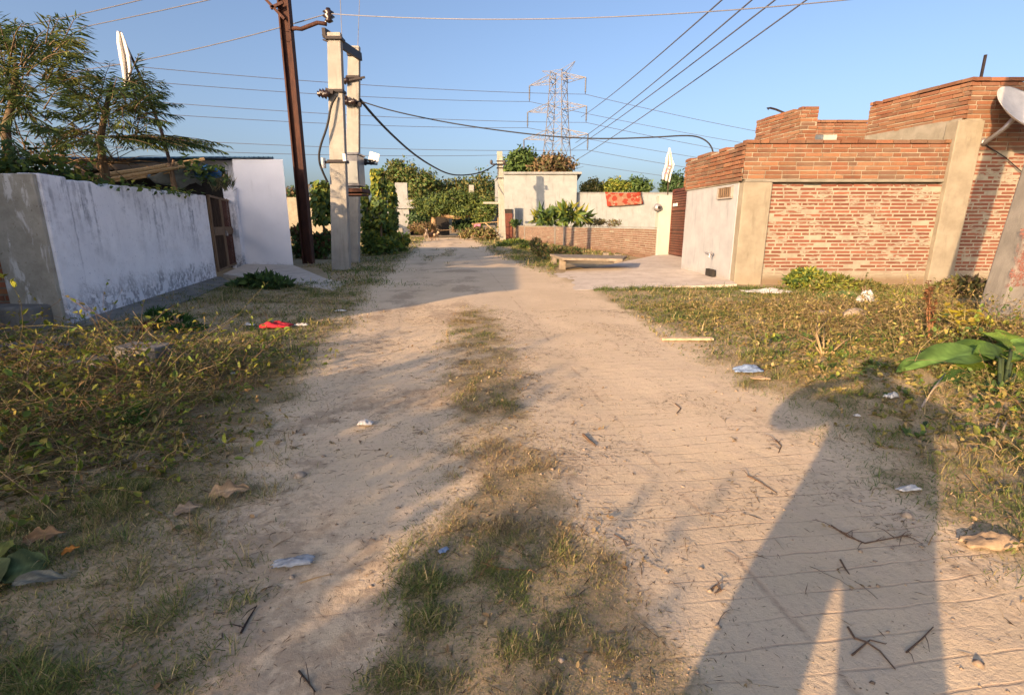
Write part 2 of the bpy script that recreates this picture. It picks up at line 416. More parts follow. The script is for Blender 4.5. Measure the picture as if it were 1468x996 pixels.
M['bark'] = wood('bark', (.11, .075, .045), (.21, .15, .095))
M['pale_bark'] = wood('pale_bark', (.28, .19, .11), (.42, .29, .17))
M['bamboo'] = wood('bamboo', (.30, .20, .10), (.44, .31, .16))
M['old_wood'] = wood('old_wood', (.13, .085, .055), (.24, .165, .105))
M['dark_wood'] = wood('dark_wood', (.04, .028, .022), (.09, .06, .045))
M['gate_red'] = plain('red_oxide_paint', (.075, .028, .02), .5, .1, .35, 5)
M['gate_brown'] = plain('brown_paint', (.115, .036, .022), .45, 0, .25, 4)
M['blue_sheet'] = sheet_mat('blue_roof_sheet', (.09, .20, .33))
M['tarp'] = plain('grey_tarpaulin', (.20, .24, .24), .6, 0, .3, 2, .3)
M['blue_plastic'] = plain('blue_plastic', (.03, .13, .32), .45, 0, .3, 4)
M['dark'] = plain('dark_interior', (.03, .026, .022), .9)  # near black, standing in for the shade inside rooms and openings
M['white_cloth'] = plain('white_cloth', (.66, .63, .58), .9, 0, .12, 5, .25)
M['pink_cloth'] = plain('pink_cloth', (.45, .16, .24), .9, 0, .2, 5, .25)
M['red_cloth'] = plain('red_cloth', (.50, .03, .045), .85, 0, .4, 20, .5)
M['red_paint'] = plain('red_paint', (.36, .11, .08), .7, 0, .3, 10)
M['black_paint'] = plain('black_paint', (.03, .03, .035), .7, 0, .3, 10)
M['rug'] = rug_mat(); M['earth'] = ground_mat()
M['stone'] = plain('stone', (.36, .29, .22), .9, 0, .3, 10, .5)
M['dish'] = plain('dish_paint', (.58, .56, .53), .5, 0, .12, 4)
M['car_white'] = plain('car_paint', (.36, .36, .40), .3, 0, .04, 2, 0, .5)
M['car_glass'] = plain('car_glass', (.02, .022, .025), .1, 0, .1, 2, 0, .6)
M['rubber'] = plain('rubber', (.02, .02, .02), .8)
M['straw'] = plain('dry_plank', (.46, .34, .22), .85, 0, .25, 12, .4)
M['card'] = plain('cardboard', (.34, .245, .155), .85, 0, .2, 8, .3)
def poly_mat(name, col, rough, alpha):
    N = NT(name); o = N.obj()
    c = N.mix(N.rmp(N.noise(o, 30, 3), .35, .65), col, tuple(min(1, k*1.5) for k in col))
    return N.fin(c, rough, N.bump(N.noise(o, 45, 4, .6, .8), .7, .01), 0, .6, 0, alpha)
M['clear_poly'] = poly_mat('clear_polythene', (.40, .43, .46), .25, .5)
M['white_poly'] = poly_mat('white_polythene', (.46, .45, .43), .4, .95)
M['blue_poly'] = poly_mat('blue_wrapper', (.17, .23, .34), .35, .95)
M['pylon_steel'] = plain('pylon_steel', (.19, .185, .19), .6, .2, .1, 2, 0)
def paint_mat(name, col):
    N = NT(name); o = N.obj(); f = N.noise(o, 9, 5, .7); g = N.noise(o, 45, 3, .7)
    a = N.ma('MULTIPLY', N.rmp(f, .40, .56), N.rmp(g, .35, .55))
    return N.fin(col, .85, None, spec=.1, alpha=N.ma('MULTIPLY', a, .75))
M['red_paint'] = paint_mat('worn_red_paint', (.26, .10, .075))
M['grey_pole'] = concrete('grey_pole_concrete', (.17, .16, .145), (.25, .235, .21))
M['gate_dark'] = plain('gate_sheet_brown', (.05, .018, .013), .5, 0, .25, 4)  # gate sheet coloured darker than its bars so they stand out
M['bench'] = concrete('bench_stone', (.20, .165, .125), (.30, .25, .19), 2)
# ================================================================== brickwork
def brick_panel(mb, p0, d, L, z0, z1, bl=.48, ch=.1, joint=.014, proud=.012, pal=None, m=0, jit=.006, gaps=0.0, ztop=None, seed=1):
    """one brick per box on the outer (right-hand) side of direction d, courses from z0 to z1"""
    rng = random.Random(seed)
    d = Vector((d[0], d[1])).normalized(); n = Vector((d.y, -d.x))
    pal = pal or [(.42, .125, .055), (.47, .16, .07), (.36, .105, .05), (.44, .19, .085), (.30, .11, .06), (.50, .20, .09), (.40, .15, .08)]
    nc = int((z1-z0)/ch+.5)
    for k in range(nc):
        x = -rng.random()*bl*.5-(bl*.5 if k % 2 else 0); last = k == nc-1 and z1 > 3
        za = z0+k*ch
        while x < L:
            l = bl*rng.choice([1, 1, 1, 1.04, .96, .5, .97])
            jv = joint+.012
            a = max(x+jv/2, 0.0); b = min(x+l-jv/2, L); x += l
            q_ = rng.random()
            if b-a < .05 or rng.random() < gaps+(.13 if last else 0): continue
            if ztop is not None and za+ch > ztop((a+b)/2)+.02: continue
            pr = proud+rng.uniform(-.5, .5)*jit*1.6
            dz = rng.uniform(-.5, .5)*jit; tl = rng.uniform(-1, 1)*jit*.5
            c = rng.choice(pal); s = rng.uniform(.76, 1.16); mb.cur = tuple(q*s for q in c)
            zb = za+joint/2+dz; zt = za+ch-joint/2+dz
            q0 = Vector(p0)+d*a; q1 = Vector(p0)+d*b
            f0 = q0+n*(pr+tl); f1 = q1+n*(pr-tl); dp_ = .2 if last else .03; r0 = q0-n*dp_; r1 = q1-n*dp_
            e = .006
            vs = [(f0.x, f0.y, zb+e), (f1.x, f1.y, zb+e), (f1.x, f1.y, zt-e), (f0.x, f0.y, zt-e),
                  (r0.x, r0.y, zb), (r1.x, r1.y, zb), (r1.x, r1.y, zt), (r0.x, r0.y, zt)]
            mb.add(vs, [(0, 1, 2, 3), (1, 5, 6, 2), (5, 4, 7, 6), (4, 0, 3, 7), (3, 2, 6, 7), (4, 5, 1, 0)], m)
    mb.cur = (1, 1, 1)
# ================================================================== ground and track
def axis(neg, pos, steps):
    a = [0.0]
    for lim, st in steps:
        while a[-1] < lim and a[-1] < pos: a.append(a[-1]+st)
    b = [0.0]
    for lim, st in steps:
        while b[-1] < lim and b[-1] < neg: b.append(b[-1]+st)
    return np.array([-q for q in b[:0:-1]]+a)
xs = axis(900, 900, [(3.2, .035), (8, .09), (16, .35), (40, 1.5), (150, 8), (900, 75)])
ysn = axis(400, 1200, [(3.2, .035), (9, .075), (20, .25), (60, 1.2), (200, 8), (1200, 80)])
ys = np.concatenate([ysn[(ysn < 0)][::1][ysn[ysn < 0] < -3], np.arange(-3, 0, .25), ysn[ysn >= 0]])
GX, GY = np.meshgrid(xs, ys)
gxf, gyf = GX.ravel(), GY.ravel()
gzf = ground_z(gxf, gyf)
uu, vv_ = road_uv(gxf, gyf)
uL, uR = track_edges(vv_)
den = grass_density(gxf, gyf)
soilmask = np.maximum(den, .5*np.maximum(sst(-.1, .8, uL-uu+.4*(fbm(gxf*2, gyf*2, 61)-.5)), sst(-.1, .7, uu-uR+.4*(fbm(gxf*2, gyf*2, 62)-.5))))
soilmask = np.where((np.abs(gyf) > 60) | (np.abs(gxf) > 40), np.maximum(soilmask, .6), soilmask)
pav = sst(.55, .9, uu+.3*(fbm(gxf*1.2, gyf*1.2, 63)-.5))*(1-sst(2.3, 2.7, uu))
pav = np.maximum(pav, .35*((uu > uL) & (uu < .2)))
litter_shade_mask = sst(.50, .72, fbm(gxf*1.7, gyf*1.7, 71))*.35*(1-.6*sst(.6, 1.0, uu))+.28*np.exp(-((uu-.25)/.75)**2)+.30*np.exp(-((uu+1.0)/.4)**2)+.25*np.exp(-((uu-uR)/.35)**2)+.34*sst(-3.2, -1.6, -vv_)*sst(-.2, .9, -uu)  # litter tone, plus shade darkened into the near left ground
px_, py_ = gp(660, 389).x, gp(660, 389).y
litter_shade_mask = np.maximum(litter_shade_mask, np.exp(-((gxf-px_)**2/.5+(gyf-py_)**2/.35)))  # one round darker patch on the track
gcol = np.stack([soilmask, pav, litter_shade_mask], 1)
nx, ny = len(xs), len(ys)
I = np.arange(nx*ny).reshape(ny, nx)
quads = np.stack([I[:-1, :-1], I[:-1, 1:], I[1:, 1:], I[1:, :-1]], -1).reshape(-1, 4)
qu = uu[quads].mean(1); qv = vv_[quads].mean(1)
qL, qR = track_edges(qv)
istrack = (qu > qL) & (qu < qR) & (qv < 110) & (qv > -30)
co = np.stack([gxf, gyf, gzf], 1)
uvs = np.stack([uu, vv_], 1)
def sub_mesh(name, Q):
    used = np.unique(Q); mp = np.zeros(len(co), np.int64); mp[used] = np.arange(len(used))
    return np_mesh(name, co[used], [mp[Q]], gcol[used], M['earth'], None, True, uvs[used])
tag(sub_mesh('ground', quads[~istrack]), kind='structure')
tag(sub_mesh('dirt_track', quads[istrack]), kind='structure')
# concrete apron before the brown gate, and the ramp before the old gate
mb = MB()
ap = [gp(770, 393), gp(800, 406), gp(822, 416), gp(930, 415), gp(1056, 413), (5.62, 13.0, 0), (5.36, 16.0, 0), (7.4, 18.2, 0), (7.5, 22.4, 0), (6.2, 22.0, 0), gp(888, 381), gp(850, 386)]
zt = [-.012, -.014, .0, .05, .10, .12, .16, .2, .24, .22, .12, .05]
n_ = len(ap); cz = (sum(p[0] for p in ap)/n_, sum(p[1] for p in ap)/n_, .125)
ring2 = [(p[0]*.5+cz[0]*.5, p[1]*.5+cz[1]*.5, z*.45+.125*.55) for p, z in zip(ap, zt)]
mb.add([(p[0], p[1], z) for p, z in zip(ap, zt)]+ring2+[cz]+[(p[0], p[1], -.25) for p in ap],
       [(i, (i+1) % n_, (i+1) % n_+n_, i+n_) for i in range(n_)]+[(i+n_, (i+1) % n_+n_, 2*n_) for i in range(n_)]+[(i+2*n_+1, (i+1) % n_+2*n_+1, (i+1) % n_, i) for i in range(n_)])
tag(mb.build('concrete_apron', M['slab']), kind='structure')
mb = MB()
rp = [(-8.3, 14.5), (-6.9, 13.8), gp(478, 418)[:2], gp(496, 408)[:2], (-5.2, 14.0), (-7.6, 17.7), (-9.4, 17.95)]
mb.prism(rp, -.3, [.12, .06, .03, .03, .06, .12, .16])
tag(mb.build('concrete_ramp', M['slab']), kind='structure')
mb = MB()
wall_foot = [(-6.5, 7.15), (-6.05, 8.0), (-6.5, 10.2), (-7.4, 13.2), (-8.2, 14.2), (-8.5, 14.2), (-6.8, 7.5)]
mb.prism(wall_foot, -.3, [.03, .04, .05, .06, .08, .08, .06])
tag(mb.build('footing', M['dark_concrete']), kind='structure')
# ================================================================== whitewashed compound wall
A = Vector((-6.65, 7.40)); B = Vector((-8.33, 14.25)); ab = (B-A).normalized()
t = thing('compound_wall', 'low whitewashed compound wall streaked with black mildew beside the rusty barred gate', 'wall', (A.x, A.y, 0))
mb = MB(); NS = 40; rg_ = random.Random(12); tz = [2.17+.10*i/NS+rg_.uniform(-.016, .012)-(.05 if i in (9, 10, 27) else 0) for i in range(NS+1)]
pa = [A.lerp(B, i/NS) for i in range(NS+1)]; nb_ = Vector((-ab.y, ab.x))*.24
mb.add([(q.x, q.y, -.3) for q in pa]+[(q.x, q.y, z) for q, z in zip(pa, tz)]+[(q.x+nb_.x, q.y+nb_.y, -.3) for q in pa]+[(q.x+nb_.x, q.y+nb_.y, z-.01) for q, z in zip(pa, tz)],
       [(i, i+1, i+1+NS+1, i+NS+1) for i in range(NS)]+[(i+NS+1, i+1+NS+1, i+1+3*(NS+1), i+3*(NS+1)) for i in range(NS)]+[(i+1+2*(NS+1), i+2*(NS+1), i+3*(NS+1), i+1+3*(NS+1)) for i in range(NS)]+[(0, NS+1, 3*(NS+1), 2*(NS+1)), (NS, NS+2*(NS+1), NS+3*(NS+1), NS+NS+1)])
# worn uneven top and pilaster
mb.build('plaster_face', M['lime'], t, bevel=.02)
mb = MB(); p0 = A+ab*.002+Vector((.035, .005)); p1 = A+ab*.62+Vector((.035, .005))
mb.wall(p0, p1, -.3, 2.20, .28); mb.build('pilaster', M['lime'], t, bevel=.02)
mb = MB(); mb.wall((-7.40, 7.34), (-6.66, 7.34), -.3, 2.19, .2); mb.build('corner_pier', M['pier'], t, bevel=.015)
mb = MB(); mb.wall((-13, 7.48), (-7.41, 7.48), -.3, 2.12, .22, 1)
brick_panel(mb, (-13, 7.48), (1, 0), 5.58, .28, 2.1, .46, .1, .022, .012, seed=3)
mb.build('brick_side', [M['brick'], M['mortar_dark']], t)
mb = MB(); mb.box((-9.9, 7.22, .09), (6.2, .42, .55)); mb.box((-7.1, 7.18, .14), (.5, .3, .2)); mb.build('plinth', M['dark_concrete'], t, bevel=.04)
# ================================================================== old barred gate
G0 = Vector((-8.46, 14.55)); G1 = Vector((-9.62, 17.75)); gd = (G1-G0).normalized(); gl = (G1-G0).length
t = thing('barred_gate', 'old double leaf gate of rusty bars with a padlocked middle band beside white house', 'gate', (G0.x, G0.y, 0))
def gpt(s, z, o=0): q = G0+gd*s; return Vector((q.x+gd.y*o, q.y-gd.x*o, z))
for k in (0, 1):
    s0 = .04+k*(gl/2); s1 = gl/2-.03+k*(gl/2); q = gpt(s0, .12)
    lf = bpy.data.objects.new('gate_leaf', None); COL.objects.link(lf); lf.parent = t; lf.location = q-wloc(t)
    fr = MB()
    for z in (.2, 1.22, 1.40, 2.28): fr.bar(gpt(s0, z), gpt(s1, z), .05, .06)
    for s in (s0+.03, s1-.03): fr.bar(gpt(s, .17), gpt(s, 2.31), .06, .06)
    fr.build('frame', M['old_wood'], lf)
    bars = MB()
    for j in range(9):
        s = s0+.06+(s1-s0-.12)*(j+.5)/9; bars.bar(gpt(s, .2), gpt(s+.012*math.sin(j*3.7), 2.3+.05*math.sin(j*2.1)), .022, .022)
    bars.build('bars', M['gate_red'] if k else M['dark_wood'], lf)
    bd = MB(); bd.bar(gpt(s0+.02, 1.31, .035), gpt(s1-.02, 1.31, .035), .02, .14); bd.build('band', M['old_wood'], lf)
mb = MB(); c = gpt(gl/2, 1.2, .08); mb.box(c, (.06, .06, .08)); mb.tube([c+Vector((-.02, 0, .04)), c+Vector((-.02, 0, .1)), c+Vector((.02, 0, .1)), c+Vector((.02, 0, .04))], .008, 5)
mb.build('padlock', M['galv'], t)
# ================================================================== white house
t = thing('white_house', 'blue white single storey house with blank front wall and blue metal roof edge', 'house', (-8.5, 17.8, 0))
mb = MB()
mb.prism([(-9.36, 17.8), (-7.67, 17.8), (-9.55, 21.9), (-16.5, 21.9), (-15, 18.15), (-9.36, 18.15)], -.3, 3.62)
mb.build('wall', M['house'], t)
mb = MB(); mb.wall((-9.72, 17.62), (-9.33, 17.62), -.3, 2.75, .3); mb.build('gate_pier', M['lime'], t, bevel=.03)
mb = MB()
mb.add([(-9.5, 17.7, 3.66), (-7.95, 17.74, 3.66), (-9.7, 21.9, 3.82), (-16.5, 21.9, 3.85), (-16.5, 14.5, 3.2), (-13.2, 14.4, 3.22),
        (-9.5, 17.7, 3.70), (-7.95, 17.74, 3.70), (-9.7, 21.9, 3.86), (-16.5, 21.9, 3.89), (-16.5, 14.5, 3.24), (-13.2, 14.4, 3.26)],
       [(5, 4, 3, 2, 1, 0), (6, 7, 8, 9, 10, 11)]+[(i, (i+1) % 6, (i+1) % 6+6, i+6) for i in range(6)])
mb.build('roof_sheet', M['blue_sheet'], t)
# ================================================================== lean-to shed behind the wall
t = thing('lean_to_shed', 'dark lean-to shed of bamboo poles and slack tarpaulin behind the whitewashed wall', 'shed', (-11, 15.5, 0))
a0 = at(95, 258, 12.2); a1 = at(293, 229, 14.3)
mb = MB(); mb.tube([a0, a0.lerp(a1, .5)+Vector((0, 0, -.03)), a1], [.05, .06, .055], 7); mb.build('roof_pole', M['bamboo'], t)
b0 = at(105, 266, 12.0); b1 = at(280, 236, 14.0)
mb = MB(); mb.tube([b0, b1], [.04, .045], 7); mb.build('roof_pole', M['bamboo'], t)
for px, y0, y1, Y in ((243, 234, 290, 13.6), (113, 250, 300, 12.2)):
    top = at(px, y0, Y); bot = Vector((top.x+.12, Y, -.2))
    mb = MB(); mb.tube([bot, top.lerp(bot, .5)+Vector((.03, 0, 0)), top], [.09, .075, .06], 7); mb.tube([top+Vector((0, 0, -.25)), top+Vector((.12, 0, .08))], [.04, .03], 6)
    mb.build('support_post', M['old_wood'], t)
def grid_sheet(name, c00, c10, c01, c11, sag, nz, mat, parent=None, n=14, th=.01, seed=0, origin=None):
    vs = []; fs = []
    rr = random.Random(seed)
    for j in range(n+1):
        for i in range(n+1):
            u = i/n; v = j/n
            p = (c00*(1-u)+c10*u)*(1-v)+(c01*(1-u)+c11*u)*v
            k = 16*u*(1-u)*v*(1-v)
            w = vn(np.array([u*5+seed]), np.array([v*5]), seed)[0]-.5
            vs.append(p+Vector((0, 0, -sag*k+w*nz))+Vector((w*nz*.5, w*nz*.5, 0)))
    for j in range(n):
        for i in range(n): fs.append((j*(n+1)+i, j*(n+1)+i+1, (j+1)*(n+1)+i+1, (j+1)*(n+1)+i))
    mb = MB(); mb.add(vs, fs); o = mb.build(name, mat, parent, True, 0, origin)
    s = o.modifiers.new('Solidify', 'SOLIDIFY'); s.thickness = th
    return o
grid_sheet('tarpaulin', at(205, 252, 13.2), at(285, 234, 14.0), at(215, 250, 14.6), at(292, 262, 14.6), .35, .25, M['tarp'], t, seed=5)
mb = MB(); mb.wall((-17, 18.0), (-9.8, 18.0), -.2, 3.3, .1); mb.wall((-12.8, 12.6), (-12.4, 18), -.2, 2.9, .1); mb.build('back_wall', M['dark'], t)  # walls coloured near black for the shade inside the shed
mb = MB()
for k in range(5):
    p = at(150+k*32, 262-k*4, 13+k*.3); mb.tube([p+Vector((-.5, .1, -.05)), p+Vector((.6, -.1, .1))], .02, 5)
mb.build('thatch_stick', M['bamboo'], t)
# ================================================================== brick house on the sunny side
C0 = Vector((5.60, 12.70)); C1 = Vector((5.33, 16.0))
t = thing('brick_house', 'unfinished red brick house with pale plastered side wall and stepped parapet', 'house', (7.5, 14, 0))
pal_new = [(.235, .10, .055), (.25, .11, .06), (.21, .09, .052), (.25, .125, .07), (.19, .09, .055), (.26, .13, .07), (.23, .105, .06), (.17, .10, .068)]
pal_old = [(.22, .082, .055), (.20, .075, .05), (.24, .095, .062), (.185, .07, .048), (.21, .09, .06)]
# side wall, plastered (faces the track)
mb = MB(); mb.wall(C1, (5.58, 12.95), -.3, 2.50, .24)
mb.build('plaster_side_wall', M['side_plaster'], t, bevel=.012)
mb = MB()      # small barred ventilator
vc = at(1051, 279, 13.6); sd = (Vector(C0)-Vector(C1)).normalized(); nn = Vector((-.997, -.08, 0))
q = Vector((C1.x+(C0.x-C1.x)*((16-13.55)/3.3), 13.55, 2.30))
vent = bpy.data.objects.new('ventilator', None); COL.objects.link(vent); vent.parent = t; vent.location = q-wloc(t)
Mx = Matrix(((-nn.y, nn.x, 0), (nn.x, nn.y, 0), (0, 0, 1))).transposed()
mb = MB(); mb.box(q+nn*.012, (.66, .04, .25), 0, 0, Matrix((Vector((.082, -.9966, 0)), nn, Vector((0, 0, 1)))).transposed()); mb.build('opening_shade', M['dark'], vent)  # solid dark box painted as the shade inside the vent
VM = Matrix((Vector((.082, -.9966, 0)), nn, Vector((0, 0, 1)))).transposed()
mb = MB()
for dz in (-.14, .14): mb.box(q+nn*.025+Vector((0, 0, dz)), (.76, .07, .035), 0, 0, VM)
for k in (-1, 1): mb.box(q+nn*.025+Vector((.082, -.9966, 0))*.36*k, (.04, .07, .28), 0, 0, VM)
mb.build('frame', M['side_plaster'], vent)
mb = MB()
for k in range(6): mb.box(q+nn*.045+Vector((.082, -.9966, 0))*(-.27+.108*k), (.045, .02, .24), 0, 0, VM)
mb.build('bars', M['old_wood'], vent)
# corner column, front wall, second column
mb = MB(); mb.wall((5.59, 12.68), (6.28, 12.68), -.3, 2.49, .27); mb.build('corner_column', M['sand_plaster'], t, bevel=.02)
mb = MB(); mb.wall((6.28, 12.735), (10.40, 12.735), -.3, 2.42, .24, 1)
brick_panel(mb, (6.28, 12.735), (1, 0), 4.12, .0, 2.42, .40, .088, .024, .006, pal_old, 0, .006, .05, seed=11)
mb.build('lower_brickwork', [M['smear'], M['mortar']], t)
mb = MB(); mb.wall((5.62, 12.69), (10.40, 12.69), 2.492, 2.56, .28); mb.build('cement_band', M['band'], t, bevel=.012)
mb = MB(); mb.wall((5.56, 12.72), (10.40, 12.72), 2.56, 3.35, .23, 1)
brick_panel(mb, (5.56, 12.72), (1, 0), 4.84, 2.56, 3.46, .42, .1, .012, .016, pal_new, 0, .008, seed=12)
e0 = Vector((5.29, 16.0)); e1 = Vector((5.54, 12.73))
mb.wall(e0, (5.55, 12.96), 2.50, 3.35, .23, 1)
brick_panel(mb, e0, e1-e0, (e1-e0).length, 2.52, 3.46, .42, .1, .012, .016, pal_new, 0, .008, seed=13)
brick_panel(mb, (5.6, 16.24), (-1, 0), .3, 2.52, 3.46, .5, .1, .012, .014, pal_new, 0, .008, seed=15)
mb.build('parapet', [M['brick'], M['mortar']], t)
mb = MB(); mb.wall((10.40, 12.60), (11.02, 12.60), -.3, 3.86, .36); mb.build('front_column', M['sand_plaster'], t, bevel=.02)
# tall front beyond the column
mb = MB(); mb.wall((11.02, 12.735), (16.5, 12.735), -.3, 3.2, .24, 1)
brick_panel(mb, (11.02, 12.735), (1, 0), 5.4, .0, 3.2, .40, .088, .022, .006, pal_old, 0, .006, .03, seed=14)
mb.build('lower_brickwork', [M['smear'], M['mortar']], t)
f0 = Vector((10.0, 15.2)); f1 = Vector((10.60, 12.66))
mb = MB(); mb.wall((10.62, 12.70), (16.5, 12.70), 3.2, 4.64, .23, 1)
brick_panel(mb, (10.60, 12.70), (1, 0), 5.9, 3.9, 4.75, .42, .1, .012, .018, pal_new, 0, .01, seed=16)
brick_panel(mb, (11.03, 12.70), (1, 0), 5.4, 3.2, 3.9, .50, .1, .014, .012, pal_new, 0, .01, seed=18)
mb.wall(f0, (10.60, 12.72), 2.6, 4.64, .23, 1)
brick_panel(mb, f0, f1-f0, (f1-f0).length, 3.9, 4.75, .50, .1, .012, .018, pal_new, 0, .014, seed=17)
brick_panel(mb, (10.25, 15.2), (-1, 0), .25, 3.9, 4.75, .5, .1, .012, .01, pal_new, seed=19)
mb.build('upper_parapet', [M['brick'], M['mortar']], t)
mb = MB(); g0 = f0+Vector((-.03, -.0)); g1 = Vector((10.56, 12.72)); mb.wall(g0, g1, 3.2, 3.93, .05); mb.build('rendered_strip', M['band'], t)
# return of the roof parapet on the other side
h0 = Vector((7.65, 16.9)); h1 = Vector((8.0, 15.0))
mb = MB(); mb.wall(h0, h1+Vector((0, .02)), 2.6, 4.57, .23, 1); mb.wall((8.0, 15.0), (8.45, 15.0), 2.6, 4.57, .23, 1); mb.wall((8.1, 16.8), (11.5, 16.8), 2.6, 4.51, .23, 1)
brick_panel(mb, h0, h1-h0, (h1-h0).length, 3.66, 4.68, .42, .1, .012, .018, pal_new, 0, .012, seed=21)
brick_panel(mb, (7.99, 15.0), (1, 0), .46, 3.66, 4.68, .42, .1, .012, .018, pal_new, 0, .012, seed=22)
brick_panel(mb, (8.46, 16.79), (1, 0), 2.6, 3.66, 4.62, .50, .1, .012, .012, pal_new, 0, .008, seed=23)
mb.build('roof_parapet', [M['brick'], M['mortar']], t)
mb = MB(); mb.wall((8.46, 16.55), (10.0, 16.55), 2.6, 4.18, .12); mb.build('roof_ledge', M['cream'], t)
mb = MB(); mb.prism([(5.75, 12.9), (16.3, 12.9), (16.3, 24), (8.5, 24), (5.6, 16.1)], 2.3, 2.52); mb.build('roof', M['concrete'], t)
mb = MB(); mb.wall((16.5, 12.7), (16.5, 24), -.3, 4.7, .2); mb.wall((16.3, 24), (8.5, 24), -.3, 3.4, .2); mb.wall((8.5, 23.8), (5.85, 16.2), -.3, 2.5, .2); mb.build('rear_wall', M['sand_plaster'], t)
# tap and pipe on the plaster
mb = MB(); tp = Vector((5.33+(16-14.1)/3.3*.27-.06, 14.1, .72))
mb.tube([tp+Vector((.05, .25, .02)), tp+Vector((-.02, .2, .02)), tp+Vector((-.02, -.35, 0))], .018, 6); mb.tube([tp+Vector((-.02, -.3, 0)), tp+Vector((-.1, -.36, .0)), tp+Vector((-.11, -.37, -.08))], .022, 6); mb.box(tp+Vector((-.04, -.32, .05)), (.02, .1, .03))
mb.build('water_tap', M['galv'], t)
mb = MB(); mb.box((5.43, 13.85, .2), (.08, .5, .24)); mb.build('drain_shade', M['dark'], t)  # dark box in place of the shade inside a drain hole
# reinforcing bars sticking out
mb = MB(); b0 = at(1405, 117, 12.85); b1 = at(1413, 79, 12.85); mb.tube([b0+Vector((0, 0, -.3)), b1], .035, 6)
tag(mb.build('steel_bar', M['steel'], origin=b0), 'lone dark reinforcing bar standing up from the highest brick parapet corner', 'steel bar')
mb = MB(); pts = [at(1102, 157, 16.2), at(1100, 155.5, 16.2), at(1104, 155, 16.2), at(1112, 157, 16.2), at(1124, 162, 16.0), at(1126, 170, 16.0)]
mb.tube(pts, .03, 6); tag(mb.build('bent_bar', M['steel'], origin=pts[0]), 'short bent reinforcing bar curling over the stepped brick parapet', 'steel bar')
# satellite dish
dc = at(1461, 163, 12.15)
t = thing('satellite_dish', 'pale grey satellite dish bracketed to the brick wall', 'satellite dish', at(1410, 207, 12.7))
nrm = Vector((.20, -.75, .63)).normalized()
zx = nrm.orthogonal().normalized(); zy = nrm.cross(zx); DM = Matrix((zx, zy, nrm)).transposed()
mb = MB(); prof = [(.02, .0)]+[(r, .28*r*r) for r in (.15, .3, .45, .6, .68)]+[(.70, .14), (.68, .118), (.45, .02), (.15, -.03), (.02, -.035)]
mb.lathe(prof, dc, 36, 0, DM); mb.build('reflector', M['dish'], t, True)
mb = MB(); mb.tube([at(1409, 207, 12.66), at(1440, 184, 12.3), dc-nrm*.04], [.05, .05, .06], 8); mb.tube([at(1409, 207, 12.66), at(1409, 200, 12.72)], .06, 8); mb.build('mast', M['galv'], t, True)
mb = MB(); fe = dc+nrm*.75+zx*.15; mb.tube([dc+zy*.62+nrm*.1, fe], .02, 6); mb.lathe([(.03, -.08), (.05, -.06), (.05, .05), (.03, .08)], fe, 8); mb.build('feed_arm', M['galv'], t)
mb = MB(); pts = [at(1408, 205, 12.66), at(1440, 225, 12.66), at(1480, 260, 12.66)]; mb.tube(pts, .012, 5); mb.build('lead', M['wire'], t)
# near concrete pole with red paint
def pole_mb(base, top, w0, w1, d0, d1, rz=0):
    m_ = MB(); vs = []
    for p, w, d in ((base, w0, d0), (top, w1, d1)):
        for a, b in ((-1, -1), (1, -1), (1, 1), (-1, 1)):
            v = Vector((a*w/2, b*d/2, 0)); v.rotate(Matrix.Rotation(rz, 3, 'Z')); vs.append(Vector(p)+v)
    m_.add(vs, [(3, 2, 1, 0), (4, 5, 6, 7), (0, 1, 5, 4), (1, 2, 6, 5), (2, 3, 7, 6), (3, 0, 4, 7)]); return m_
t = thing('roadside_pole', 'grey concrete electricity pole daubed with red paint before brick house', 'utility pole', (7.32, 7.3, 0))
bx0 = at(1430, 470, 7.3).x; zk = at(1489, 285, 7.3); sl_ = (zk.x-bx0)/zk.z
pole_mb((bx0-.4*sl_, 7.3, -.4), (bx0+8.2*sl_, 7.3, 8.2), .42, .34, .4, .3).build('shaft', M['grey_pole'], t, bevel=.03)
def blob(mb, pts, seed=0):
    mb.add(pts, [tuple(range(len(pts)))])
mb = MB(); yf = 7.3-.205
def fpt(px, py): return at(px, py, yf)
mb.add([fpt(*p) for p in ((1463, 328), (1495, 328), (1482, 384), (1470, 410), (1440, 412), (1452, 380))], [tuple(range(6))])
mb.build('paint_daub', M['red_paint'], t)
mb = MB(); mb.box((7.75, 7.75, .35), (.22, .5, 1.5)); tag(mb.build('stub_post', M['cream_post'], origin=(7.75, 7.75, 0)), 'cream plastered stub post close behind the red daubed concrete pole', 'post')
# brown gate, pillar, flag
t = thing('gate_pillar', 'cream painted gate pillar with a grey lamp beside the brown metal gate', 'pillar', (6.62, 22.5, 0))
mb = MB(); mb.wall((6.30, 22.3), (6.86, 22.3), -.2, 2.72, .5); mb.build('shaft', M['cream'], t, bevel=.02)
mb = MB(); lp = at(943, 297, 22.2); mb.lathe([(.05, -.2), (.14, -.15), (.16, 0), (.12, .08), (.05, .1)], lp, 12, 0, Matrix.Rotation(math.radians(70), 3, 'X')); mb.build('lamp', M['galv'], t, True)
mb = MB(); mb.lathe([(.02, -.04), (.06, -.03), (.06, .03), (.02, .04)], lp+Vector((.02, -.12, -.02)), 10, 0, Matrix.Rotation(math.radians(80), 3, 'X')); mb.build('lens', M['dark'], t, True)
g0 = Vector((6.88, 22.3)); g1 = Vector((7.02, 18.6)); gdir = (g1-g0).normalized(); gl = (g1-g0).length
t = thing('metal_gate', 'brown metal gate with rows of pressed bars beside the cream pillar', 'gate', (g0.x, g0.y, .2))
def gq(s, z, o=0): q = g0+gdir*s; return Vector((q.x+gdir.y*o, q.y-gdir.x*o, z))
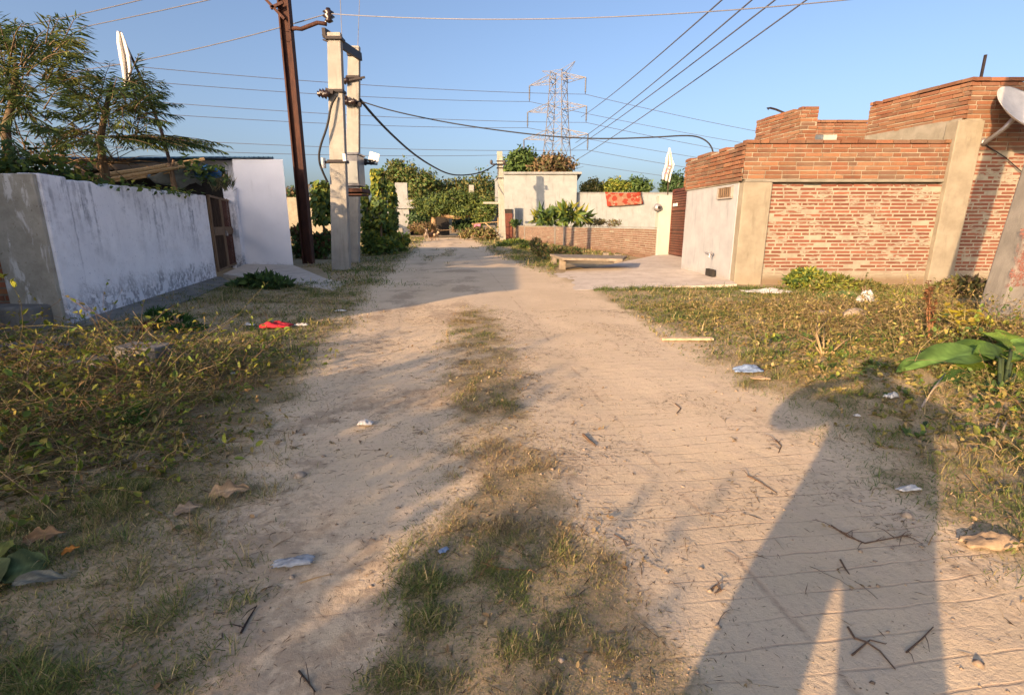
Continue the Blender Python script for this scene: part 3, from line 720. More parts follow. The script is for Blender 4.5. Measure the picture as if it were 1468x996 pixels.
for k in (0, 1):
    s0 = .03+k*gl/2; s1 = gl/2-.02+k*gl/2
    mb = MB(); mb.bar(gq((s0+s1)/2-.001, .3), gq((s0+s1)/2, 2.9), s1-s0, .03, 0, 0) if False else mb.bar(gq(s0, 1.55), gq(s1, 1.55), .03, 2.8)
    lf = mb.build('gate_leaf', M['gate_dark'], t)
    mb = MB()
    for j in range(26):
        z = .36+j*.1
        if j in (8, 9, 17): continue
        mb.bar(gq(s0+.08, z, .03), gq(s1-.08, z, .04), .05, .06)
    mb.build('bars', M['gate_brown'], lf)
    mb = MB()
    for z in (.3, 1.2, 2.1, 2.9): mb.bar(gq(s0, z, .035), gq(s1, z, .035), .06, .06)
    for s in (s0+.03, s1-.03): mb.bar(gq(s, .3, .036), gq(s, 2.93, .036), .06, .06)
    mb.build('frame', M['gate_brown'], lf)
mb = MB(); mb.box(gq(.5, 2.3, .08), (.04, .5, .12)); mb.build('name_plate', M['white_plastic'], t)
def flag_cloth(mb, top, w, h, drape, seed=0, n=12):
    vs = []; fs = []
    for j in range(n+1):
        for i in range(n+1):
            u = i/n; v = j/n
            x = w*u*(.25+.75*v)*(1-.35*v*v); y = drape*math.sin(u*9+v*2+seed)*.5*u
            vs.append(Vector(top)+Vector((x, y, -h*v-.15*h*u*(1-v))))
    for j in range(n):
        for i in range(n): fs.append((j*(n+1)+i, j*(n+1)+i+1, (j+1)*(n+1)+i+1, (j+1)*(n+1)+i))
    mb.add(vs, fs)
fb = at(957, 292, 22.8)
t = thing('roof_flag', 'limp white flag marked in faint red on thin pole above the brown gate', 'flag', fb)
ft = at(960, 212, 22.8)
mb = MB(); mb.tube([fb+Vector((0, 0, -.3)), ft], [.03, .018], 6); mb.build('pole', M['dark_wood'], t)
def limp_flag(px_pts, Y, seed, mat, parent, marks=None, folds=5, deep=.14):
    """hanging cloth between two outlines; folds give it depth"""
    L_, R_ = px_pts; n = 20; mcols = 18; vs = []; fs = []
    for j in range(n+1):
        v = j/n
        def ev(P):
            k = v*(len(P)-1); i = min(int(k), len(P)-2); f = k-i
            return (P[i][0]*(1-f)+P[i+1][0]*f, P[i][1]*(1-f)+P[i+1][1]*f)
        a, b = ev(L_), ev(R_)
        for i in range(mcols+1):
            u = i/mcols
            vs.append(at(a[0]*(1-u)+b[0]*u, a[1]*(1-u)+b[1]*u, Y+deep*math.sin(u*folds*3.14+v*1.5+seed)*(.3+.7*v)))
    W = mcols+1
    for j in range(n):
        for i in range(mcols): fs.append((j*W+i, j*W+i+1, (j+1)*W+i+1, (j+1)*W+i))
    m_ = MB(); m_.add(vs, fs); o = m_.build('cloth', mat, parent, True)
    s = o.modifiers.new('Solidify', 'SOLIDIFY'); s.thickness = .012
    return o
cl = limp_flag(([(959, 212), (955, 226), (953, 238), (949, 250), (949, 257)], [(961, 212), (964, 228), (967, 236), (963, 248), (960, 262)]), 22.75, 1, M['white_cloth'], t)
mb = MB()
for px, py, w, h in ((954.5, 249, 5, 2.2), (957, 243, 4, 2), (960, 238, 3.5, 2)):
    mb.add([at(px-w/2, py+h*.8, 22.58), at(px+w/2, py-h*.2, 22.58), at(px+w/2, py-h, 22.58), at(px-w/2, py, 22.58)], [(0, 1, 2, 3)])
mb.build('red_mark', M['pink_cloth'], cl)
# flag above the shed
fb = at(236, 195, 15); t = thing('shed_flag', 'furled white flag on a slanting dark pole above the feathery trees', 'flag', Vector((fb.x, 15, 1.0)))
mb = MB(); mb.tube([Vector((fb.x+.3, 15, 1.0)), at(232, 190, 15), at(205, 118, 15), at(172, 46, 15)], [.05, .045, .035, .025], 6); mb.build('pole', M['dark_wood'], t)
limp_flag(([(168, 45), (168, 62), (171, 80), (175, 100), (179, 127)], [(175, 47), (181, 62), (187, 80), (189, 100), (187, 122)]), 14.9, 2, M['white_cloth'], t, None, 3, .10)
# low brick wall along the track
w0 = Vector((.15, 53.5)); w1 = Vector((6.3, 22.45)); wd = w1-w0
t = thing('low_brick_wall', 'long chest high brick wall leading up to the cream gate pillar', 'wall', (w0.x, w0.y, 0))
mb = MB(); mb.wall(w0, w1, -.2, 1.38, .25, 1, 1.30)
pal_low = [(.24, .13, .10), (.27, .15, .115), (.22, .12, .09), (.26, .165, .13), (.20, .105, .08)]
q = w0
brick_panel(mb, w0, wd, wd.length, .0, 1.3, .55, .1, .03, .012, pal_low, 0, .01, .02, seed=31)
mb.build('brickwork', [M['brick'], M['mortar']], t)
mb = MB(); n2 = Vector((wd.y, -wd.x)).normalized()*.02
mb.wall(w0+n2, w1+n2, 1.385, 1.43, .3, 0, 1.36); mb.build('coping', M['dark_concrete'], t)
for px in (740, 795, 808, 752):
    f = min(max((px-736)/204, 0), 1); 
    k = None
    for i in range(400):
        s = i/400; p = w0+wd*s
        if 734+F*p.x/(p.y*CT+(EYE-.7)*ST) >= px: k = p; break
    if k is not None:
        mb = MB(); nb = Vector((wd.y, -wd.x)).normalized(); mb.wall(k, k+wd.normalized()*.3, -.2, 1.36, .3)
        c_ = mb.build('pier', M['dark_concrete'], t); 
        for v in c_.data.vertices: v.co.x += nb.x*.06; v.co.y += nb.y*.06
# ================================================================== electricity poles and wires
def catenary(a, b, sag, n=24):
    a = Vector(a); b = Vector(b)
    return [a.lerp(b, i/n)+Vector((0, 0, -4*sag*(i/n)*(1-i/n))) for i in range(n+1)]
def wire(name, label, a, b, sag, r, mat='conductor', group=None, cat='wire', n=24):
    mb = MB(); mb.tube(catenary(a, b, sag, n), r, 4)
    return tag(mb.build(name, M[mat], origin=a), label, cat, group)
def wire_pts(name, label, pts, r, mat='wire', cat='cable', group=None, n=5):
    # smooth the polyline a little
    P = [Vector(p) for p in pts]
    for _ in range(2):
        Q = [P[0]]
        for i in range(len(P)-1): Q += [P[i].lerp(P[i+1], .25), P[i].lerp(P[i+1], .75)]
        P = Q+[P[-1]]
    mb = MB(); mb.tube(P, r, n); return tag(mb.build(name, M[mat], None, True, 0, pts[0]), label, cat, group)
# rusty rail pole
rb = gp(443, 379); rb.z = 0
t = thing('rail_pole', 'tall rust brown steel rail pole by the white house corner', 'utility pole', rb)
mb = MB(); Hh = 12.2
for dx, w, d in ((-.165, .05, .30), (.165, .05, .30)): mb.box((rb.x+dx, rb.y, Hh/2-.3), (w, d, Hh))
mb.box((rb.x, rb.y+.02, Hh/2-.3), (.29, .07, Hh-.004)); mb.build('shaft', M['rust'], t)
mb = MB(); ar = [at(424, 41, rb.y-.1), at(432, 42, rb.y-.1), at(455, 33, rb.y-.1), at(463, 34, rb.y-.1), at(468, 35, rb.y-.1)]
mb.tube([Vector((rb.x+.1, rb.y, ar[0].z))]+ar, .07, 8); mb.build('insulator_arm', M['rust'], t, True)
def insulator(parent, c, s=1.0, axis=(0, 0, 1), mat='insul'):
    q = Vector(axis).to_track_quat('Z', 'X').to_matrix()
    mb = MB(); prof = [(.03, -.16), (.10, -.12), (.06, -.08), (.14, -.03), (.07, .02), (.13, .06), (.06, .1), (.05, .14), (.01, .15)]
    mb.lathe([(r*s, z*s) for r, z in prof], c, 10, 0, q); return mb.build('insulator', M[mat], parent, True)
insulator(t, at(471, 22, rb.y-.1), 1.5)
mb = MB(); mb.tube([at(466, 35, rb.y-.1), at(469.5, 26, rb.y-.1)], .035, 6); mb.build('insulator_pin', M['galv'], t)
mb = MB(); mb.bar(at(372, -10, rb.y-.2), at(408, 28, rb.y-.2), .09, .09); mb.bar(at(388, 12, rb.y-.2), at(406, 4, rb.y-.2), .09, .09); mb.build('brace', M['rust'], t)
mb = MB(); mb.box((rb.x, rb.y-.2, 11.2), (5.5, .1, .14)); mb.build('crossarm', M['rust'], t)
# twin concrete poles
q1 = gp(489, 388); q2 = Vector((-6.43, 20.3, 0))
t = thing('twin_pole', 'pair of pale concrete poles bolted together carrying a grey switch box', 'utility pole', (q1.x, q1.y, 0))
pole_mb((q1.x, q1.y, -.4), (at(480, 50, q1.y).x, q1.y, at(480, 48, q1.y).z), .60, .40, .26, .22).build('pole', M['pole'], t, bevel=.02)
pole_mb((q2.x, q2.y, -.4), (at(508, 68, q2.y).x, q2.y, at(508, 67, q2.y).z), .60, .40, .26, .22).build('pole', M['pole'], t, bevel=.02)
mb = MB(); mb.bar(at(464, 47, q1.y-.1), at(517, 82, q2.y+.1), .10, .26); ca = mb.build('crossarm', M['steel'], t)
mb = MB(); mb.bar(at(462, 50, q1.y-.1), at(468, 52.5, q1.y-.1), .05, .04); mb.bar(at(463, 57, q1.y-.1), at(470, 60, q1.y-.1), .05, .04); mb.build('lug', M['steel'], ca)
for py, Y, px, w in ((57, q1.y, 480.5, .50), (80, q2.y, 508, .44), (132, q1.y, 482, .52), (112, q2.y, 507.5, .48), (148, q2.y, 506.5, .50), (232, q1.y, 485, .58)):
    c = at(px, py, Y); mb = MB(); mb.box(c, (w, .38, .08)); mb.build('clamp_band', M['steel'], t)
for a_, b_, w_ in ((at(467, 129, q1.y-.22), at(478, 133, q1.y-.22), .11), (at(492, 117, q2.y-.2), at(523, 111, q2.y-.2), .065), (at(490, 142, q2.y-.25), at(518, 151, q2.y-.25), .13)):
    mb = MB(); mb.bar(a_, b_, w_, w_); mb.build('bracket', M['steel'], t)
for px, py, Y in ((462, 134, q1.y-.25), (467, 135.5, q1.y-.25), (493, 141, q2.y-.3), (496, 146, q2.y-.3), (495, 116, q2.y-.2), (506, 146, q2.y-.35)):
    insulator(t, at(px, py, Y), 1.0, (1, 0, .2))
mb = MB(); c0 = at(506, 246, 18.6); mb.box(c0, (.62, .75, 1.02)); mb.box(c0+Vector((0, 0, .54)), (.70, .85, .07)); bx = mb.build('switch_box', M['glassins'], t, bevel=.02)
mb = MB(); mb.box(c0+Vector((.10, -.39, -.06)), (.36, .03, .72)); mb.build('box_door', M['pale_wall'], bx)
mb = MB(); mb.box(c0+Vector((.05, -.1, -.66)), (.8, 1.0, .12)); mb.box(c0+Vector((.05, -.1, -.8)), (.72, .9, .05)); mb.build('box_shelf', M['rust'], t)
mb = MB(); mb.box(at(536, 226, 19.5), (.36, .03, .34), 0, 0, Matrix.Rotation(.3, 3, 'Y')); mb.build('white_board', M['white_plastic'], t)
mb = MB(); rr = random.Random(4)
for k in range(9):
    a = at(512+rr.uniform(-3, 3), 232+rr.uniform(-5, 5), 19.2); b = at(536+rr.uniform(-6, 6), 233+rr.uniform(-4, 4), 19.4)
    mb.tube([a, a.lerp(b, .5)+Vector((0, rr.uniform(-.2, .2), rr.uniform(-.12, .12))), b], .028, 5)
mb.build('cable_bundle', M['wire'], t)
mb = MB(); mb.box(at(464, 234, q1.y-.1), (.1, .12, .3)); mb.build('cutout_switch', M['white_plastic'], t); mb = MB(); mb.bar(at(466, 233, q1.y-.1), at(478, 232, q1.y-.1), .06, .08); mb.build('bracket', M['steel'], t); mb = MB(); mb.box(at(494, 226, q1.y-.3), (.09, .1, .22)); mb.build('cutout_switch', M['white_plastic'], t)
wire_pts('drop_cable', 'black drop cable looping down beside the twin poles to a white cutout', [at(482, 138, q1.y-.2), at(474, 152, q1.y-.3), at(470, 180, q1.y-.3), at(458, 212, q1.y-.3), at(457, 232, q1.y-.3), at(464, 250, q1.y-.3), at(470, 262, q1.y-.2)], .035)
wire_pts('slack_cable', 'thick black service cable sagging from the twin poles to the house corner post', [at(516, 143, q2.y), at(535, 166, 22), at(560, 192, 25), at(590, 219, 30), at(615, 236, 35), at(640, 249, 41), at(660, 252, 44), at(685, 249, 47), at(700, 243, 48), at(712, 235, 49)], .055)
wire_pts('slack_cable', 'black cable running almost level from the twin poles to the brick parapet', [at(519, 146, q2.y), at(560, 159, 20.2), at(640, 176, 20), at(720, 188, 19), at(800, 197, 18.3), at(870, 199.5, 17.6), at(940, 197, 17), at(985, 194, 16.4), at(1005, 197, 16), at(1019, 207, 15.9), at(1024, 224, 15.9)], .022)
wire('overhead_wire', 'thin bare wire crossing the open sky from the rusty pole insulator', at(471, 20, rb.y-.1), at(1290, -8, 15), .35, .016)
wire('overhead_wire', 'thin bare wire descending from the rusty pole insulator past the white furled flag', at(470, 20, rb.y-.1), at(-40, 112, 30), .5, .018)
wire('overhead_wire', 'uppermost thin wire crossing the sky corner above the feathery trees', at(300, -25, 17), at(-60, 55, 24), .1, .016)
wire('overhead_wire', 'second thin wire crossing the sky above the feathery trees', at(420, -28, 17), at(-60, 72, 25), .1, .016)
wire('drop_wire', 'fine wire dropping out of the sky between the twin poles', at(487, -20, q1.y+1), at(494, 146, q1.y+1), 0, .012)
wire('drop_wire', 'fine wire dropping from the sky onto the shorter twin pole', at(516, -15, q2.y), at(513, 66, q2.y), 0, .012)
# four wires of the line running along the track
for k, ((x0, y0), (x1, y1)) in enumerate((((1060, -22), (833, 168)), ((1104, -22), (825, 205)), ((1140, -22), (818, 216)), ((1187, -22), (812, 238)))):
    lab = ('uppermost of the four diagonal wires descending behind the brick house', 'second of the four diagonal wires descending behind the brick house', 'third of the four diagonal wires descending behind the brick house', 'lowest of the four diagonal wires descending behind the brick house')[k]
    wire('overhead_wire', lab, at(x0, y0, 19), at(x1, y1, 64), .25, .028, 'conductor', 'diagonal overhead wires')
# ================================================================== lattice pylon
PYc = Vector(at(797, 300, 100)); PYc.z = 0
def pyz(py, Y=100): return at(797, py, Y).z
ax = Vector((10.6, -6.2, 0)).normalized(); ay = Vector((-ax.y, ax.x, 0))
t = thing('power_pylon', 'tall grey steel lattice pylon with three pairs of arms rising behind far house', 'pylon', PYc)
zT = pyz(103); zb = 0
levels = [(0, 3.2), (6.5, 2.6), (12, 2.1), (pyz(205), 1.75), (pyz(187), 1.6), (pyz(167), 1.45), (pyz(149), 1.35), (pyz(130), 1.22), (pyz(112), 1.15), (zT, 1.1)]
mb = MB()
def cor(l, i): z, h = l; a, b = ((-1, -1), (1, -1), (1, 1), (-1, 1))[i % 4]; return PYc+ax*h*a+ay*h*b+Vector((0, 0, z))
for a, b in zip(levels[:-1], levels[1:]):
    for i in range(4):
        mb.bar(cor(a, i), cor(b, i), .12, .12)
        mb.bar(cor(a, i), cor(b, i+1), .058, .058); mb.bar(cor(a, i+1), cor(b, i), .058, .058); mb.bar(cor(b, i), cor(b, i+1), .055, .055)
mb.build('lattice_body', M['pylon_steel'], t)
tips = {}
for nm, sgn, px, py, ylo, yhi in (('upper', -1, 759, 123, 118, 108), ('upper', 1, 840, 111, 118, 108), ('middle', -1, 756.5, 161, 160, 148), ('middle', 1, 841, 152, 160, 148), ('lower', -1, 751, 200, 200, 186), ('lower', 1, 843, 192, 200, 186)):
    # walk along the arm's axis until it shows at px
    best = min(np.linspace(2, 11, 200), key=lambda s: abs(734+F*(PYc+ax*sgn*s).x/(((PYc+ax*sgn*s).y)*CT+(EYE-pyz(py))*ST)-px))
    tip = PYc+ax*sgn*best; tip.z = at(px, py, tip.y).z
    mb = MB(); hz0 = pyz(ylo); hz1 = pyz(yhi)
    for b in (-1, 1):
        r0 = PYc+ax*sgn*1.3+ay*b*1.2
        lo = Vector((r0.x, r0.y, hz0)); hi = Vector((r0.x, r0.y, hz1))
        mb.bar(lo, tip, .085, .085); mb.bar(hi, tip, .08, .08); mb.bar(lo, hi, .08, .08)
        for f in (.35, .68):
            mb.bar(lo.lerp(tip, f), hi.lerp(tip, f), .058, .058); mb.bar(lo.lerp(tip, f), hi.lerp(tip, f-.33), .058, .058)
    l0 = PYc+ax*sgn*1.3; mb.bar(l0+ay*1.2+Vector((0, 0, hz0)), l0-ay*1.2+Vector((0, 0, hz0)), .08, .08)
    mb.build('cross_arm', M['pylon_steel'], t)
    mb = MB(); prof = [(.06, 0)]
    for k in range(12): prof += [(.17, -.12-k*.2), (.09, -.2-k*.2)]
    prof += [(.05, -2.7)]
    mb.lathe(prof, tip, 8); mb.build('insulator', M['glassins'], t, True)
    tips[(nm, sgn)] = tip+Vector((0, 0, -2.75))
pk = [PYc+ax*s+Vector((0, 0, z)) for s, z in ((-3.4, pyz(98)), (3.2, pyz(92)))]
for p in pk:
    mb = MB()
    for b in (-1, 1): mb.bar(PYc+ay*b+ax*(.9 if p.x > PYc.x else -.9)+Vector((0, 0, zT)), p, .065, .065); mb.bar(PYc+ay*b+ax*(.9 if p.x > PYc.x else -.9)+Vector((0, 0, pyz(112))), p, .05, .05)
    mb.build('peak', M['pylon_steel'], t)
LL = {('upper', 1): (-60, 70, 62), ('upper', -1): (-60, 92, 64), ('middle', 1): (-60, 122, 62), ('middle', -1): (-60, 141, 64), ('lower', 1): (-60, 182, 62), ('lower', -1): (-60, 199, 64)}
RR = {('upper', 1): (1330, 226, 122), ('upper', -1): (1330, 243, 130), ('middle', 1): (1330, 256, 122), ('middle', -1): (1330, 268, 130), ('lower', 1): (1330, 281, 122), ('lower', -1): (1330, 293, 130)}
for (nm, sg), tp in tips.items():
    side = 'nearer' if sg > 0 else 'farther'
    e = at(*LL[(nm, sg)])
    wire('transmission_line', f'thin conductor strung behind the twin poles from the {side} {nm} pylon arm', tp, e, .9, .042, 'conductor', 'transmission lines of the pylon', 'power line')
    e = at(*RR[(nm, sg)])
    wire('transmission_line', f'thin conductor strung toward the brick house from the {side} {nm} pylon arm', tp, e, 1.0, .045, 'conductor', 'transmission lines of the pylon', 'power line')
# ================================================================== far plastered house
YH = 55.0
def hx(px, Y=YH): return at(px, 300, Y).x
zr = at(770, 250, YH).z
t = thing('plastered_house', 'pale plastered flat roofed house standing behind the low brick wall', 'house', (hx(772), YH, 0))
mb = MB(); mb.prism([(hx(722), YH), (hx(826), YH), (hx(826)+.6, YH+9), (hx(722)-1.2, YH+9)], -.2, zr); mb.build('wall', M['pale_wall'], t)
mb = MB(); mb.prism([(hx(721), YH-.25), (hx(832), YH-.25), (hx(833)+.6, YH+9.2), (hx(721)-1.2, YH+9.2)], zr+.003, zr+.22); mb.build('roof_slab', M['grey_plaster'], t)
mb = MB(); dz = at(728, 306, 53.6).z; mb.box((at(728, 325, 53.6).x, 53.6, dz/2), (.95, .1, dz)); d = mb.build('door', M['gate_brown'], t)
mb = MB(); mb.box((at(728, 325, 53.6).x+.05, 53.62, dz+.22), (.8, .14, .42)); mb.build('door_transom', M['dark'], t)
mb = MB(); mb.wall((at(722, 325, 53.7).x, 53.75), (at(738, 325, 53.7).x, 53.75), -.1, dz+.9, .15); mb.build('door_wall', M['pale_wall'], t)
t = thing('yard_wall', 'high grey plastered yard wall with a red rug hung over its top', 'wall', (hx(900), 55.6, 0))
ze = at(890, 277, 55.6).z
mb = MB(); mb.wall((hx(826.5, 55.6), 55.6), (hx(1000, 55.6), 55.6), -.2, ze, .3); mb.build('wall_face', M['pale_wall'], t)
mb = MB(); mb.wall((hx(826.5, 55.6), 55.5), (hx(1000, 55.6), 55.5), ze+.003, ze+.08, .5); mb.build('coping', M['grey_plaster'], t)
a, b = at(867, 276, 55.38), at(919, 275.5, 55.38); c, d = at(871, 296, 55.34), at(922, 293, 55.34)
o = grid_sheet('hanging_rug', a, b, c, d, -.0, .16, M['rug'], None, 14, .04, 9, a); tag(o, 'red and cream patterned rug hung over the grey yard wall', 'rug')
# post at the house corner
t = thing('corner_post', 'pale concrete electricity pole standing at the corner of the plastered house', 'utility pole', (-.85, 49.4, 0))
pole_mb((-.88, 49.4, -.3), (-1.15, 49.4, 8.05), .62, .50, .5, .4).build('shaft', M['cream_post'], t)
for z in (7.2, 6.6, 5.7):
    mb = MB(); mb.box((-1.1, 49.4, z), (.66, .56, .08)); mb.build('clamp', M['steel'], t)
mb = MB(); mb.box((-1.2, 49.08, 6.9), (1.4, .12, .12)); mb.build('crossarm', M['steel'], t)
for dx in (-.7, .5): insulator(t, (-1.2+dx, 49.1, 7.1), 1.3)
mb = MB(); mb.box((-2.0, 49.3, at(700, 291, 49.3).z), (1.4, .18, .18)); mb.build('side_arm', M['cream_post'], t)
# slim far post
fp = at(677, 330, 66)
mb = MB(); mb.box((fp.x, 66, 3.0), (.62, .5, 6.6)); tag(mb.build('slim_post', M['pole'], origin=(fp.x, 66, 0)), 'slim grey post half hidden in yellow green tree foliage beyond the corner', 'post')
# stone bench
t = thing('stone_bench', 'long low stone slab bench on stubby brick legs beside the concrete apron', 'bench', on(845, 383))
sl = [at(790, 363.5, 19.6), at(899, 368.5, 18.4), at(892, 371.5, 17.6), at(797, 367.5, 18.0)]
zt = .47
def flat(px, py, z): 
    a_ = (px-734)/F; b_ = (498-py)/F; k = (z-EYE)/(b_*CT-ST); return (a_*k, k*(CT+b_*ST))
mb = MB(); mb.prism([flat(788, 364, zt), flat(806, 369.5, zt), flat(893, 371.0, zt), flat(899, 366.5, zt)][::1], zt-.085, zt); mb.build('slab', M['bench'], t, bevel=.02)
for px, py, w in ((806, 387, .22), (794, 380, .2), (885, 379, .26), (868, 376, .22)):
    g = gp(px, py); mb = MB(); mb.box((g.x, g.y, .17), (w, .3, .44)); mb.build('leg', M['bench'], t, bevel=.02)
# unfinished house, far
Yu = 72
def uq(px, py): return at(px, py, Yu)
t = thing('unfinished_house', 'roofless grey unfinished house with a dark doorway beyond the leafy creepers', 'house', (uq(585, 330).x, Yu, 0))
mb = MB(); mb.wall((uq(552, 320).x, Yu), (uq(587, 320).x, Yu), -.3, uq(575, 299).z, .5); mb.wall((uq(569, 320).x, Yu), (uq(586, 320).x, Yu), uq(575, 287).z, uq(575, 262).z, .5); mb.build('wall', M['grey_plaster'], t)
mb = MB(); mb.box(((uq(552, 300).x+uq(612, 300).x)/2, Yu+.2, (uq(570, 299).z+uq(570, 287).z)/2), (uq(612, 300).x-uq(552, 300).x, 1.0, uq(570, 287).z-uq(570, 299).z)); mb.build('lintel_slab', M['grey_plaster'], t)
mb = MB(); mb.wall((uq(552, 320).x, Yu+3), (uq(640, 320).x, Yu+3), -.3, uq(575, 296).z, .3); mb.build('room_wall', M['dark'], t)  # near black colour paints the shade behind the doorway
mb = MB(); mb.wall(at(546, 330, 42)[:2], at(577, 330, 42)[:2], -.2, at(560, 327, 42).z, .3)
tag(mb.build('garden_wall', M['dark_concrete'], origin=at(560, 340, 42)), 'short dark weathered wall under the leafy creepers by the track', 'wall')
# sand coloured house behind the rail pole
mb = MB(); a = at(300, 300, 60); b = at(452, 300, 60); mb.prism([(a.x, 60), (b.x, 60), (b.x, 70), (a.x, 70)], -.2, at(424, 283, 60).z)
t = thing('sandy_house', 'low sand coloured house seen between white house and rusty pole', 'house', (b.x, 60, 0)); mb.build('wall', M['sand_plaster'], t)
mb = MB(); mb.wall((at(405, 300, 50).x, 50), (at(500, 300, 50).x, 50), -.2, at(440, 308, 50).z, .3); tag(mb.build('boundary_wall', M['sand_plaster'], origin=at(450, 330, 50)), 'low sandy boundary wall behind the reddish bushes and rusty pole', 'wall')
# unseen neighbouring houses, placed and sized so their shade lies across the track
t = thing('shade_house', 'unseen two storey grey plastered house shading the track beyond the compound wall', 'house', (-17, 9, 0))
mb = MB(); mb.box((-17.6, 8.6, 2.3), (9.6, 4.2, 5.0)); mb.build('wall', M['grey_plaster'], t)
mb = MB(); mb.box((-15.0, 9.6, 5.35), (4.0, 2.0, 1.1)); mb.build('roof_shade_block', M['grey_plaster'], t)  # block added on the roof to shade the white house wall higher up
t = thing('roadside_shade_house', 'unseen single storey plastered house shading the track next to the corner pier', 'house', (-11, 3.6, 0))
mb = MB(); mb.box((-11.8, 3.7, 1.55), (7.0, 6.0, 3.7)); mb.build('wall', M['grey_plaster'], t)
mb = MB(); mb.box((-11.8, 3.7, 3.48), (7.2, 6.2, .14)); mb.build('roof_slab', M['concrete'], t)
# cloth by the slim post
o = grid_sheet('pink_cloth', at(679, 321, 52), at(689, 321, 52), at(679, 331, 52), at(688, 331, 52), .0, .3, M['pink_cloth'], None, 8, .02, 3, at(684, 326, 52)); tag(o, 'pink cloth hung out to dry on bare branches near the corner post', 'cloth')
mb = MB(); mb.tube([at(676, 321, 52), at(715, 318, 52)], .04, 5); mb.tube([at(695, 319, 52), at(716, 338, 51)], .06, 6); mb.tube([at(678, 320, 52), at(678, 338, 52)], .05, 5); mb.tube([at(714, 312, 52), at(714, 338, 52)], .05, 5)
tag(mb.build('drying_rack', M['bamboo'], origin=at(695, 338, 52)), 'rack of bare poles by the corner post holding pink cloth', 'rack')
# ================================================================== leaves
def norm(a): return a/np.maximum(np.linalg.norm(a, axis=-1, keepdims=True), 1e-9)
def leaf_arrays(P, D, L, W, rng, flat=.6, fold=.12, N=None):
    """diamond leaves folded on the midrib: base P, direction D"""
    n = len(P); D = norm(D)
    up = norm(np.stack([rng.normal(0, 1-flat, n), rng.normal(0, 1-flat, n), np.ones(n)], 1))
    if N is not None: up = norm(N+rng.normal(0, .45, (n, 3)))
    S = norm(np.cross(D, up)); U = np.cross(S, D)
    L = np.broadcast_to(L, (n,))[:, None]; W = np.broadcast_to(W, (n,))[:, None]
    mid = P+D*L*.45+U*W*fold
    V = np.stack([P, mid+S*W*.5, P+D*L-U*L*.06, mid-S*W*.5], 1).reshape(-1, 3)
    b = np.arange(n)[:, None]*4
    return V, np.concatenate([b+np.array([[0, 1, 2]]), b+np.array([[0, 2, 3]])])
def pick(pal, n, rng, var=.22, w=None):
    pal = np.array(pal); c = pal[rng.choice(len(pal), n, p=w)]
    return c*(1+rng.uniform(-var, var, (n, 1)))
def rep4(c): return np.repeat(c, 4, axis=0)
GREEN = [(.085, .15, .04), (.11, .18, .045), (.14, .21, .055), (.065, .115, .035)]
OLIVE = [(.17, .18, .055), (.22, .21, .06), (.13, .155, .05), (.27, .22, .07)]
YELLOW = [(.26, .29, .045), (.33, .32, .05), (.21, .26, .045), (.15, .22, .04)]
BROWN = [(.22, .14, .075), (.27, .18, .09), (.17, .12, .06), (.17, .16, .06)]
DARKG = [(.05, .09, .03), (.06, .11, .035), (.075, .13, .045)]
def tree(name, label, base, clumps, trunk_r, L, W, nleaf, pal, bark='bark', group=None, cat='tree', seed=1, sub=26, spread=.30, top=None):
    rng = np.random.default_rng(seed); base = Vector(base)
    t = thing(name, label, cat, base, group)
    mb = MB(); cs = [Vector(c[:3]) for c in clumps]
    fork = base+Vector((0, 0, (min(c.z for c in cs)-base.z)*.62)) if top is None else Vector(top)
    mb.tube([base+Vector((0, 0, -.3)), base.lerp(fork, .5)+Vector((trunk_r*.4, 0, 0)), fork], [trunk_r*1.25, trunk_r, trunk_r*.8], 8)
    for c in cs:
        m_ = fork.lerp(c, .5)+Vector((0, 0, -.08*(c-fork).length)); mb.tube([fork, m_, c], [trunk_r*.62, trunk_r*.42, trunk_r*.15], 6)
        for k in range(3):
            e = c+Vector((rng.normal(0, .5)*clumps[0][3], rng.normal(0, .5)*clumps[0][4], rng.normal(.1, .4)*clumps[0][5])); mb.tube([m_.lerp(c, .6), e], [trunk_r*.22, trunk_r*.06], 4)
    mb.build('trunk', M[bark], t, True)
    wts = np.array([c[3]*c[4]*c[5] for c in clumps])**.75; wts /= wts.sum()
    Ps = []; Ds = []; Cs = []; Ns = []
    for c, w in zip(clumps, wts):
        n = int(nleaf*w); C_ = np.array(c[:3]); Rr = np.array(c[3:6])
        d = norm(rng.normal(0, 1, (sub, 3))); sc = C_+d*Rr*rng.uniform(.45, 1.0, (sub, 1))
        k = rng.integers(0, sub, n); off = rng.normal(0, spread, (n, 3))*Rr
        P = sc[k]+off; Ps.append(P); Ns.append(norm((P-C_)/Rr)+.7*norm(off/Rr)+np.array([0, 0, .25])); Ds.append(rng.normal(0, .8, (n, 3))+np.array([0, 0, -.25]))
        tone = rng.uniform(.72, 1.25, sub)[k][:, None]; Cs.append(pick(pal, n, rng)*tone)
    P = np.concatenate(Ps); D = np.concatenate(Ds); C_ = np.concatenate(Cs)
    V, Fc = leaf_arrays(P, D, L*rng.uniform(.7, 1.25, len(P)), W*rng.uniform(.7, 1.2, len(P)), rng, .3, .12, np.concatenate(Ns))
    np_mesh('crown', V, [Fc], rep4(C_), M['leaf'], t)
    return t
def cl(px, py, Y, wpx, hpx, dep=None):
    p = at(px, py, Y); s = Y/F*.98
    return (p.x, p.y, p.z, wpx*s, dep if dep else wpx*s, hpx*s)
